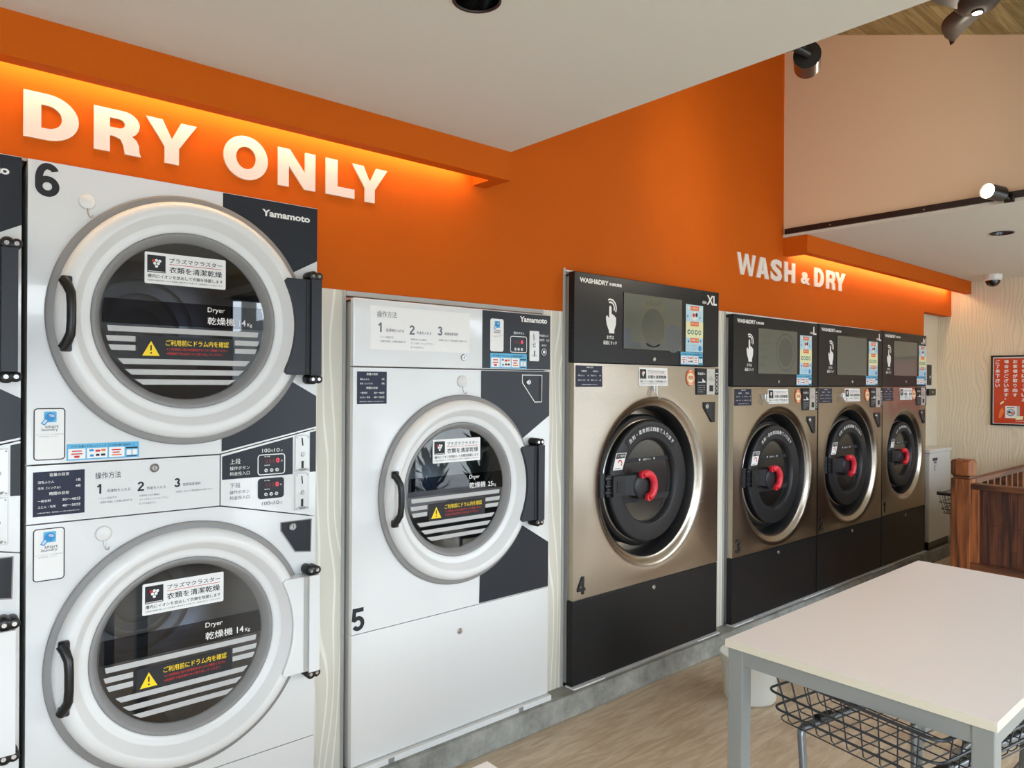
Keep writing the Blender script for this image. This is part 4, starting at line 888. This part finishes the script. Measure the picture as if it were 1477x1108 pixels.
    k.poly([(ox + .038 * cos(2 * pi * i / 30), nz - .047 + .043 * sin(2 * pi * i / 30)) for i in range(30)], yk, 'orange_print'); k.poly([(ox + .03 * cos(2 * pi * i / 30), nz - .047 + .026 * sin(2 * pi * i / 30)) for i in range(30)], yk - .0005, 'paleyellow'); k.text('洗剤', ox, nz - .056, .02, yk - .001, 'red', .045, 'C', bold=.03); k.text('自動投入', ox, nz - .083, .009, yk - .001, 'paper', .04, 'C', bold=.02); k.text('無料', ox, nz - .017, .009, yk - .001, 'paper', .02, 'C', bold=.02); onto(k).build('offer_sticker', fr)
    # coin panel
    k = MB(); q0 = x1 - .211; yk = -.008; zA, zB = nz + .003, nz - .135
    k.box(q0 + .164, q0 + .2, yk, 0, zB, zA, 'ink'); k.build('lamp_panel', fr, bevel=.001); k = MB(); k.box(q0, q0 + .087, yk, 0, zB, zA, 'ink'); cp = k.build('coin_panel', fr, bevel=.001)
    k = MB(); y = yk - .0008; k.text('料金投入', q0 + .01, zA - .034, .013, y, 'paper', .066, bold=.02); k.poly([(q0 + .01, zA - .07), (q0 + .05, zA - .07), (q0 + .05, zA - .052), (q0 + .08, zA - .07), (q0 + .08, zA - .074), (q0 + .01, zA - .074)], y, 'paper')
    for i in range(4): k.text('コインをゆっくり投入', q0 + .01, zA - .092 - .011 * i, .006, y, 'paper', .066 - .02 * (i == 3))
    for i in range(4): k.lathe([(.0105, y), (.008, y)], q0 + .182, zA - .05 - .022 * i, 'paper', 20)
    k.rect(q0 + .172, q0 + .192, zA - .028, zA - .022, y, 'paper'); k.build('coin_panel_print', cp)
    k = MB(); k.box(q0 + .09, q0 + .161, yk - .003, 0, zB, zA, 'coin_plate'); k.rect(q0 + .11, q0 + .145, zB + .018, zB + .05, yk - .0036, 'ink'); k.poly([(q0 + .1, zB + .085), (q0 + .125, zB + .07), (q0 + .15, zB + .075), (q0 + .13, zB + .1)], yk - .0036, 'dull_chrome'); k.build('coin_slot_plate', fr, bevel=.001)
    # triangular handle recess
    tz = Z(zs) - .185; q1 = x1 - .142; k = MB(); k.prism([(q1, tz), (q1 + .103, tz), (q1 + .1, tz - .108), (q1 + .075, tz - .108), (q1, tz - .03)], -.0065, .0, 'navy'); k.rect(q1 + .075, q1 + .09, tz - .1, tz - .008, -.0072, 'ink'); o = onto(k).build('lock_recess', fr)
    k = MB(); lock_bits(k, q1 + .02, tz - .022, .014, -.0065); onto(k).build('lock', o)
    # double wire hook
    k = MB(); hz = nz - .085 if hx in (2.8,) else nz - .03; yh = -.016
    k.box(hx + .008, hx + .032, yh, -.001, hz - .028, hz - .006, 'dull_chrome')
    for dx_, l in ((0, .0), (.02, .012)): k.tube([(hx + dx_, yh - .002, hz), (hx + dx_, yh - .005, hz - .035 - l), (hx + dx_ + .006, yh - .012, hz - .052 - l), (hx + dx_ + .014, yh - .02, hz - .045 - l)], .0022, 'chrome', 6)
    sy = surf(hx + .02, hz - .017); k.v = [(v[0], v[1] + sy, v[2]) for v in k.v]; k.build('wire_hook', fr)
    k = MB(); digit(k, num, x0 + .03, Z(zl) + .022, .05 if num != '1' else .03, .078, .0135, -.003, 'ink'); onto(k).build('number', fr)
    return root
def c_w(c): return (c[0], c[1] + Z0)
washer('4', 'steel and black washer dryer marked XL and numbered 4, beside the white dryer', 2.268, 3.382, .489, .088, -.958, (2.797, -.4725), 1, 2.596, (2.709, 2.931), 2.8, 'XL', 'fair')
washer('3', 'steel and black washer dryer numbered 3, nearest in the row of three', 3.527, 4.5, .387, -.016, -.966, (3.985, -.533), .99, 3.779, (3.888, 4.122), 3.83, 'L', 'paw')
washer('2', 'steel and black washer dryer numbered 2, middle one in the row of three', 4.512, 5.486, .391, -.014, -.966, (4.965, -.53), .99, 4.765, (4.88, 5.111), 4.815, 'L', 'plain')
washer('1', 'narrow steel and black washer dryer numbered 1, at the far end of the row', 5.497, 6.333, .397, -.012, -.962, (5.875, -.527), .84, 5.689, (5.805, 6.046), 5.9, 'M', 'plain')

# ================================================================ tables
def table(label, x0, x1, y0, y1, zt=.72):
    root = thing('folding_table', label, 'table', ((x0 + x1) / 2, (y0 + y1) / 2, 0), 'white topped tables')
    b = MB(); b.box(x0, x1, y0, y1, zt - .021, zt, 'table_edge'); b.build('edge_band', root, bevel=.0015)
    b = MB(); b.box(x0 + .0015, x1 - .0015, y0 + .0015, y1 - .0015, zt - .003, zt + .0006, 'table_top'); b.build('tabletop', root)
    L = .046; i = .006
    for lx in (x0 + i, x1 - i - L):
        for ly in (y0 + i, y1 - i - L): MB().box(lx, lx + L, ly, ly + L, 0.004, zt - .021, 'table_leg').build('leg', root, bevel=.003)
    b = MB(); zr = zt - .021 - .043
    for ly in (y0 + i + .004, y1 - i - .004 - .028): b.box(x0 + i + L, x1 - i - L, ly, ly + .028, zr, zt - .021, 'table_leg')
    for lx in (x0 + i + .004, x1 - i - .004 - .028): b.box(lx, lx + .028, y0 + i + L, y1 - i - L, zr, zt - .021, 'table_leg')
    b.build('apron', root)
table('white table with grey square legs standing over the wire carts', 1.79, 3.203, -1.724, -1.063)
table('white table of which only one corner shows at the bottom edge', -.55, .866, -1.80, -1.139)

# ================================================================ wire laundry carts
def cart(label, ox, oy, ang, grip=False):
    """origin: near left corner of the basket bottom; u runs along the long side, v across"""
    u = Vector((cos(ang), sin(ang), 0)); v = Vector((sin(ang), -cos(ang), 0)); LU, LV = .60, .43; zb, zr = .51, .65
    O = Vector((ox, oy, 0)); root = thing('wire_cart', label, 'cart', tuple(O + u * LU / 2 + v * LV / 2), 'wire laundry carts')
    def pt(a, b_, z, out=0.0):
        k = (z - zb) / (zr - zb) * .03
        return O + u * (a * (LU + 2 * k) - k) + v * (b_ * (LV + 2 * k) - k) + Vector((0, 0, z))
    def ring(z, r, e=.0):
        P = []; k = (z - zb) / (zr - zb) * .03 + e; rad = .03
        for cu, cv, a0 in ((LU + k - rad, LV + k - rad, 0), (-k + rad, LV + k - rad, 90), (-k + rad, -k + rad, 180), (LU + k - rad, -k + rad, 270)):
            for i in range(6): a = radians(a0 + 18 * i); P.append(O + u * (cu + rad * cos(a)) + v * (cv + rad * sin(a)) + Vector((0, 0, z)))
        return P
    b = MB(); R = .0019
    nu, nv = 13, 10
    for i in range(1, nu):
        a = i / nu; b.tube([pt(a, 0, zr), pt(a, 0, zb + .012), pt(a, .02, zb), pt(a, .98, zb), pt(a, 1, zb + .012), pt(a, 1, zr)], R, 'wire', 5)
    for i in range(1, nv):
        a = i / nv; b.tube([pt(0, a, zr), pt(0, a, zb + .012), pt(.015, a, zb), pt(.985, a, zb), pt(1, a, zb + .012), pt(1, a, zr)], R, 'wire', 5)
    b.tube(ring(zb + .002, R), R, 'wire', 5, closed=True); basket = b.build('basket', root)
    for z, r in ((zb + .032, .0034), (zb + .08, .0034), (zr, .0045)):
        MB().tube(ring(z, r, .003), r, 'wire', 8, closed=True).build('basket_ring', basket)
    if grip:
        e = -u * .03; MB().tube([pt(0, .04, zr + .012) + e, pt(0, .96, zr + .012) + e], .014, 'black', 12).build('push_grip', root)
    for a in (.12, .88):
        b = MB(); p = [pt(.04, a, zb - .13), pt(.04, a, zb - .03), pt(.05, a, zb - .016), pt(.08, a, zb - .0115), pt(.92, a, zb - .0115), pt(.95, a, zb - .016), pt(.96, a, zb - .03), pt(.96, a, zb - .13)]
        p[0].z = .1; p[-1].z = .1; b.tube(p, .0105, 'tube', 12); fr = b.build('leg_frame', root)
        for c in (.22, .5): q = pt(c, a, zb - .006); MB().tube([q - u * .03, q + u * .03], .014, 'black', 8).build('clamp', fr)
    for a in (.04, .96):
        for c in (.12, .88):
            q = pt(a, c, zb); b = MB(); w_ = q + u * .02; w_.z = .036
            b.lathe([(.02, .1), (.02, .082), (.014, .078), (.001, .078)], q.x, 0, 'black', 16, axis='z', cy=q.y)
            b.tube([w_ - v * .011, w_ + v * .011], .036, 'black', 24); b.tube([w_ - v * .0125, w_ + v * .0125], .018, 'tube', 16)
            for sd in (-1, 1): p0 = q + v * .015 * sd; b.tube([Vector((p0.x, p0.y, .085)), w_ + v * .015 * sd], .005, 'tube', 6)
            b.build('caster', root)
    for c in (.12, .88):
        b = MB(); b.tube([pt(.04, c, 0) + Vector((0, 0, .16)), pt(.96, c, 0) + Vector((0, 0, .16))], .009, 'tube', 10); b.build('side_bar', root)
    return root
cart('grey wire laundry cart under the near left corner of the table', 1.875, -1.175, radians(-10))
cart('grey wire laundry cart under the far half of the table, beyond the other cart', 2.6, -1.2, radians(0))
cart('wire laundry cart behind the wooden post, beside the white bin', 5.8, -.30, radians(0), True)

# translucent pail on the floor behind the table leg
b = MB(); px, py = 3.0, -.425
b.lathe([(.001, .004), (.11, .004), (.115, .012), (.13, .2), (.135, .204), (.135, .209), (.127, .206), (.112, .016)], px, 0, 'frosted', 56, axis='z', cy=py)
pr = thing('frosted_pail', 'frosted white plastic pail on the floor behind the table leg', 'pail', (px, py, 0)); b.build('pail_body', pr)
MB().lathe([(.129, .172), (.1325, .176), (.133, .186), (.131, .189)], px, 0, 'frosted', 56, axis='z', cy=py).build('rim_band', pr)

# ================================================================ end of the room
# white bin on the plinth
b = MB(); br = thing('waste_bin', 'tall white bin standing on the plinth right of the washer numbered 1', 'bin', (6.6, .05, .1))
b.prism([(6.37, .165), (6.838, .165), (6.838, .885), (6.37, .885)], -.02, .14, 'binw'); b.build('bin_body', br, bevel=.006)
MB().box(6.362, 6.846, -.028, .146, .885, .916, 'binw').build('bin_lid', br, bevel=.006)
MB().box(6.385, 6.825, -.01, .13, .1, .166, 'black').build('bin_base', br)
k = MB(); k.poly([(6.43, .822), (6.54, .822), (6.54, .845), (6.43, .845)], -.0207, 'navyblue'); k.poly([(6.455, .818), (6.52, .818), (6.49, .745), (6.475, .735)], -.0207, 'grey_ink'); k.disc(.014, 6.482, .79, -.0212, 'paper', 14); k.disc(.009, 6.492, .765, -.0212, 'paper', 12); k.build('bin_sticker', br)
# card machine and switch on the recessed wall
pm = thing('payment_unit', 'slim grey and black payment unit on the wall right of the washer numbered 1', 'machine', (6.65, .159, 1.41))
MB().prism(rr(6.585, 6.715, 1.405, 1.622, .006), .085, .158, 'binw').build('unit_body', pm, bevel=.003)
k = MB(); k.rect(6.592, 6.7, 1.44, 1.612, .0842, 'blackpanel'); k.disc(.012, 6.665, 1.51, .0836, 'paper', 14); k.build('unit_face', pm)
b = MB(); b.prism(rr(6.6, 6.757, 1.353, 1.41, .004), .07, .158, 'black'); o = b.build('card_reader', pm); k = MB(); k.disc(.012, 6.69, 1.382, .0695, 'paper', 4); k.build('reader_mark', o)
MB().box(6.6, 6.70, .09, .158, 1.322, 1.352, 'binw').build('paper_tray', pm, bevel=.003)
b = MB(); b.prism(rr(6.585, 6.637, 1.645, 1.69, .004), .14, .158, 'black'); b.disc(.008, 6.615, 1.667, .1395, 'gasket', 12); tag(b.build('wall_switch', origin=(6.61, .15, 1.667)), 'small black switch box on the wall above the payment unit', 'switch')

# poster in a black frame on the end wall (built facing -x: local x runs toward -y)
def on_end(mb, f):            # remap shapes drawn in xz with x = distance toward the camera side
    mb.v = [(XR - f + v[1], -v[0], v[2]) for v in mb.v]; return mb
pz0, pz1, pa, pb_ = Z0 - .331, Z0 + .252, .258, .675
po = thing('framed_poster', 'orange poster with white vertical writing in a black frame on the end wall', 'poster', (XR - .01, -(pa + pb_) / 2, (pz0 + pz1) / 2))
k = MB(); fw = .013
for x0, x1, z0, z1 in ((pa, pb_, pz0, pz0 + fw), (pa, pb_, pz1 - fw, pz1), (pa, pa + fw, pz0 + fw, pz1 - fw), (pb_ - fw, pb_, pz0 + fw, pz1 - fw)): k.box(x0, x1, -.018, -.001, z0, z1, 'frame_black')
on_end(k, 0).build('frame', po)
k = MB(); k.rect(pa + fw, pb_ - fw, pz0 + fw, pz1 - fw, -.006, 'paper'); k.rect(pa + .02, pb_ - .02, pz0 + .018, pz1 - .024, -.007, 'poster')
for i, col in enumerate(('ご了承下さい', '場合がございます。', 'お客様が取り出す', 'お待ちになっている', '次のお客様が')):
    for j_, ch in enumerate(col):
        cx_ = pa + .047 + .062 * i; cz_ = pz1 - .052 - .0395 * j_; h = .03
        if ch == '。': k.text(ch, cx_ - .012, cz_ + .0, .012, -.0078, 'paper', .012, bold=.02); continue
        k.text(ch, cx_, cz_ - .014, h * (.72 if ch in 'っ' else .92), -.0078, 'paper', (.021 if ch in 'りっ' else .031), 'C', bold=.05)
wx, wz = pa + .155, pz0 + .112
k.rect(wx - .052, wx + .03, wz - .05, wz + .05, -.0078, 'paper'); k.poly([(wx + .03, wz - .05), (wx + .05, wz - .035), (wx + .05, wz + .05), (wx + .03, wz + .05)], -.0078, 'stripe'); k.disc(.03, wx - .012, wz - .004, -.0082, 'grey_ink', 24); k.disc(.024, wx - .012, wz - .004, -.0086, 'paleblue', 24); k.disc(.012, wx - .002, wz - .008, -.009, 'orange_print', 16); k.disc(.01, wx - .022, wz, -.009, 'navy', 16)
k.rect(wx - .04, wx + .015, wz + .034, wz + .042, -.0082, 'grey_ink'); k.poly([(wx + .022, wz - .062), (wx + .07, wz - .06), (wx + .076, wz - .03), (wx + .02, wz - .032)], -.0086, 'scr_a' if False else 'paleyellow')
k.poly([(wx - .1, wz - .05), (wx - .085, wz - .055), (wx - .06, wz + .0), (wx - .07, wz + .04), (wx - .09, wz + .015)], -.0078, 'orange_print'); k.poly([(wx - .085, wz + .06), (wx - .06, wz + .082), (wx - .066, wz + .092), (wx - .09, wz + .072)], -.0078, 'paleyellow')
k.text('Laundry Room', wx + .025, pz0 + .032, .013, -.0078, 'paper', .13, bold=.01)
on_end(k, 0).build('poster_print', po)

# dark cedar pen: corner post, board panel toward the window, railing along the room
fx = 4.5
fe = thing('wooden_pen', 'dark stained wooden pen with a thick corner post beyond the table', 'fence', (fx + .05, -.82, 0))
b = MB(); b.box(fx, fx + .1, -.866, -.768, 0, Z0 - .518, 'post_wood'); b.box(fx + .008, fx + .092, -.858, -.776, Z0 - .518, Z0 - .503, 'rail_wood')
b.build('post', fe, bevel=.004)
MB().box(fx - .003, fx + .103, -.869, -.765, Z0 - .503, Z0 - .412, 'post_wood').build('post_cap', fe, bevel=.014)
MB().box(fx + .03, fx + .05, -2.0, -.866, Z0 - 1.0, Z0 - .57, 'panel_wood').build('board_panel', fe)
MB().box(fx + .0, fx + .08, -2.0, -.866, Z0 - .568, Z0 - .54, 'rail_wood').build('rail', fe, bevel=.003)
MB().box(fx + .0, fx + .08, -2.0, -.866, Z0 - 1.012, Z0 - .972, 'rail_wood').build('rail', fe, bevel=.003)
MB().box(fx + .004, fx + .04, -.905, -.866, Z0 - .972, Z0 - .57, 'post_wood').build('stile', fe, bevel=.002)
MB().box(fx + .0, fx + .08, -2.08, -2.0, 0, Z0 - .5, 'post_wood').build('post', fe, bevel=.004)
MB().box(fx + .1, 6.9, -.866, -.82, Z0 - .548, Z0 - .52, 'rail_wood_x').build('rail', fe, bevel=.003)
MB().box(fx + .1, 6.9, -.858, -.828, Z0 - .70, Z0 - .665, 'rail_wood_x').build('rail', fe, bevel=.003)
for i in range(19): x = fx + .19 + i * .118; MB().box(x, x + .03, -.858, -.828, Z0 - .668, Z0 - .545, 'rail_wood').build('baluster', fe)
MB().box(fx + .1, 6.9, -.856, -.83, .06, Z0 - .70, 'panel_wood').build('board_panel', fe)
MB().box(6.9, 6.98, -.866, -.786, 0, Z0 - .5, 'post_wood').build('post', fe, bevel=.004)

# ================================================================ ceiling fittings
dc = thing('security_camera', 'small white dome camera on the low ceiling near the end wall', 'camera', (6.75, -.345, CE + .012))
b = MB(); b.lathe([(.066, 0.012), (.066, -.02), (.06, -.034), (.052, -.036)], 6.75, CE, 'door_white', 40, axis='z', cy=-.345); b.build('camera_housing', dc)
MB().lathe([(.052, -.034), (.05, -.05), (.042, -.068), (.027, -.08), (.001, -.086)], 6.75, CE, 'dome_black', 40, axis='z', cy=-.345).build('dome', dc)
# recessed cups: real depth above the ceiling plane
def downlight(label, x, y, r, ce):
    root = thing('downlight', label, 'light', (x, y, ce), 'recessed ceiling lights')
    MB().lathe([(r, -.0005), (r, -.005), (r * .92, -.006), (r * .9, .0), (r * .9, .004)], x, ce, 'downlight_trim', 56, axis='z', cy=y).build('trim_ring', root)
    MB().lathe([(r * .9, .0), (r * .86, .02), (r * .7, .045), (r * .55, .055)], x, ce, 'reflector', 56, axis='z', cy=y).build('reflector', root)
    MB().lathe([(r * .56, .055), (.001, .055)], x, ce, 'stripe', 40, axis='z', cy=y).build('diffuser', root)
downlight('dark-rimmed recessed light in the left ceiling at the top edge', 1.026, -.886, .057, CE)
downlight('dark recessed light in the right low ceiling near the spotlight', 4.935, -.888, .062, CE + .012)

# black track rails on the two gable faces and the spotlights on them
def track(label, x0, x1):
    root = thing('light_track', label, 'light track', ((x0 + x1) / 2, -1.6, CE + .03)); t = MB(); t.box(x0, x1, -3.2, .03, CE + .028, CE + .06, 'track'); t.build('track_rail', root)
    k = MB()
    for y in (-.25, -.75, -1.5): k.box(x0 - .001 if x1 > 3 else x1, x0 if x1 > 3 else x1 + .001, y - .004, y + .004, CE + .038, CE + .044, 'dull_chrome')
    k.build('track_screw', root)
track('black track rail along the lower edge of the right cream gable', XB - .022, XB)
def spotlight(label, mount, back, target, power, ang, ln=.105, r=.036):
    bk = Vector(back); d = (Vector(target) - bk).normalized(); root = thing('spotlight', label, 'spotlight', tuple(bk), 'black spotlights on the rails')
    fr = bk + d * ln; b = MB(); b.tube([bk, bk + d * ln], r, 'spot', 40, caps=False); b.tube([bk + d * .0, bk + d * .0005], [r, r], 'spot', 40)
    b.tube([bk + d * (ln - .008), bk + d * (ln + .001)], [r * .9, r * .97], 'spot', 40, caps=False); b.build('lamp_body', root)
    k = MB(); q = d.orthogonal().normalized(); z = d.cross(q); c = bk + d * (ln - .007)
    k.add([c + (q * cos(2 * pi * i / 32) + z * sin(2 * pi * i / 32)) * r * .9 for i in range(32)], [tuple(range(32))], 'lamp'); k.build('lens', root)
    m = Vector(mount); k = MB(); k.tube([m, bk - d * .012, bk + d * .004], .012, 'spot', 14); k.tube([m + Vector((0, .02, 0)), m - Vector((0, .02, 0))], .014, 'spot', 10); k.build('swivel_arm', root)
    l = D.lights.new('spot_lamp', 'SPOT'); l.energy = power; l.color = (1, .87, .7); l.spot_size = radians(ang); l.spot_blend = .8; l.shadow_soft_size = .03
    o = D.objects.new('spot_lamp', l); COL.objects.link(o); aim(o, tuple(bk + d * (ln + .01)), target)
spotlight('black spotlight hanging at the edge of the left ceiling, seen from behind', (XA + .03, -1.225, CE + .028), (1.9, -1.235, Z0 + .902), (4.147, -.1, Z0 + 1.2), 40, 72)
spotlight('lit black spotlight on the right rail, facing the room', (XB - .03, -1.135, CE + .02), (4.06, -1.115, Z0 + .925), (2.2, -.56, Z0 + .98), 26, 115)

# fan under the boards
fh = Vector((3.139, -1.279, Z0 + 1.455))
fa = thing('ceiling_fan', 'dark brown ceiling fan with curved blades under the sloped boards', 'fan', (fh.x, fh.y, fh.z))
b = MB(); b.lathe([(.001, -.03), (.03, -.028), (.06, -.018), (.076, .0), (.08, .03), (.07, .06), (.04, .075), (.001, .078)], fh.x, fh.z, 'fan', 48, axis='z', cy=fh.y); hub = b.build('hub', fa)
b = MB(); b.lathe([(.021, -.0285), (.021, -.033), (.017, -.035)], fh.x, fh.z, 'black', 24, axis='z', cy=fh.y); b.build('lamp_ring', hub); MB().lathe([(.017, -.0345), (.001, -.037)], fh.x, fh.z, 'lamp', 20, axis='z', cy=fh.y).build('lamp', hub)
b = MB(); b.tube([(fh.x, fh.y, fh.z + .07), (fh.x, fh.y, roofz(fh.y) - .005)], .012, 'fan', 12); b.build('drop_rod', fa)
for q in (35, 155, 275):
    b = MB(); a = radians(q); u = Vector((cos(a), sin(a), 0)); v = Vector((-sin(a), cos(a), 0)); n = 12; vs = []
    for i in range(n + 1):
        t = i / n; rr_ = .05 + t * .29; wd = (.018 + .026 * sin(pi * min(1, t * 1.0 + .12))) * (1 if t < .9 else sqrt(max(.02, 1 - ((t - .9) / .1) ** 2))); sw = .03 * sin(pi * t) - .01
        for k_, off in enumerate((-1, 1)):
            for hz in (.004, -.004): vs.append(fh + u * rr_ + v * (sw + off * wd / 1.0) + Vector((0, 0, .012 + off * .018 * (1 - t * .3) + hz)))
    fs = []
    for i in range(n):
        o = i * 4; p = o + 4; fs += [(o, o + 2, p + 2, p), (o + 1, p + 1, p + 3, o + 3), (o, p, p + 1, o + 1), (o + 2, o + 3, p + 3, p + 2)]
    fs += [(0, 1, 3, 2), (n * 4, n * 4 + 2, n * 4 + 3, n * 4 + 1)]; b.add(vs, fs, 'fan', True); b.build('blade', fa)

# ================================================================ outside the windows (seen as reflections)
struct(MB().box(-40, 50, -60, WY - .11, -.12, -.03, 'asphalt'), 'ground_outside')
up = thing('utility_pole', 'grey utility pole with crossarms and wires across the yard outside', 'pole', (6.2, -14, 0))
b = MB(); b.tube([(6.2, -14, -.05), (6.2, -14, 9)], .16, 'pole', 16); b.build('pole_shaft', up)
b = MB()
for z in (4.6, 5.3, 6.1): b.box(5.2, 7.2, -14.1, -13.98, z, z + .1, 'pole')
b.build('crossarm', up)
b = MB()
for z, dx in ((4.72, -.9), (4.72, .9), (5.42, -.8), (5.42, .8), (6.22, 0)): b.tube([(-30 + dx, -13.2, z - .5), (6.2 + dx, -14, z), (40 + dx, -14.6, z - .5)], .018, 'black', 5)
b.build('wire', up)
for i, (x, y, w_, h, dpt) in enumerate([(-14, -24, 11, 3.4, 6), (1, -27, 10, 3.0, 6), (15, -25, 9, 3.6, 6), (29, -26, 12, 3.2, 6)]):
    r_ = thing('house', ['low grey house far left across the yard', 'low grey house with a dark roof straight across the yard', 'taller grey house right across the yard', 'wide grey house far right across the yard'][i], 'house', (x, y, 0), 'houses across the yard')
    MB().box(x - w_ / 2, x + w_ / 2, y - dpt / 2, y + dpt / 2, -.05, h - .9, 'house').build('house_wall', r_)
    b = MB(); P = [(x - w_ / 2 - .4, h - .9), (x + w_ / 2 + .4, h - .9), (x + w_ / 2 - 1.5, h + .4), (x - w_ / 2 + 1.5, h + .4)]; b.prism(P, y - dpt / 2 - .4, y + dpt / 2 + .4, 'roof_tile'); b.build('roof', r_)
for i, (x, h) in enumerate([(2.45, .95), (3.15, 1.15), (3.9, .85), (4.45, 1.05)]):
    r_ = thing('potted_plant', ['short', 'tallest', 'lowest bushy', 'tall'][i] + ' green plant in a grey pot by the window', 'plant', (x, WY + .25, 0), 'plants along the window')
    MB().lathe([(.001, .002), (.11, .002), (.14, .3), (.125, .3), (.12, .27), (.001, .27)], x, 0, 'terracotta', 28, axis='z', cy=WY + .25).build('pot', r_)
    b = MB(); rnd = random.Random(i)
    for q in range(90):
        a = rnd.uniform(0, 2 * pi); e = rnd.uniform(.3, 1.35); L_ = rnd.uniform(.12, .26); z = .28 + rnd.random() * (h - .45); rad = rnd.uniform(0, .08); p = Vector((x + rad * cos(a), WY + .25 + rad * sin(a), z)); d_ = Vector((cos(a) * cos(e), sin(a) * cos(e) * .7, sin(e))); s_ = Vector((-sin(a), cos(a), 0)) * .035
        b.add([p, p + d_ * L_ * .5 + s_, p + d_ * L_, p + d_ * L_ * .5 - s_], [(0, 1, 2, 3)], 'foliage')
    b.build('foliage', r_)

for o in D.objects:
    if '_o' in o: del o['_o']
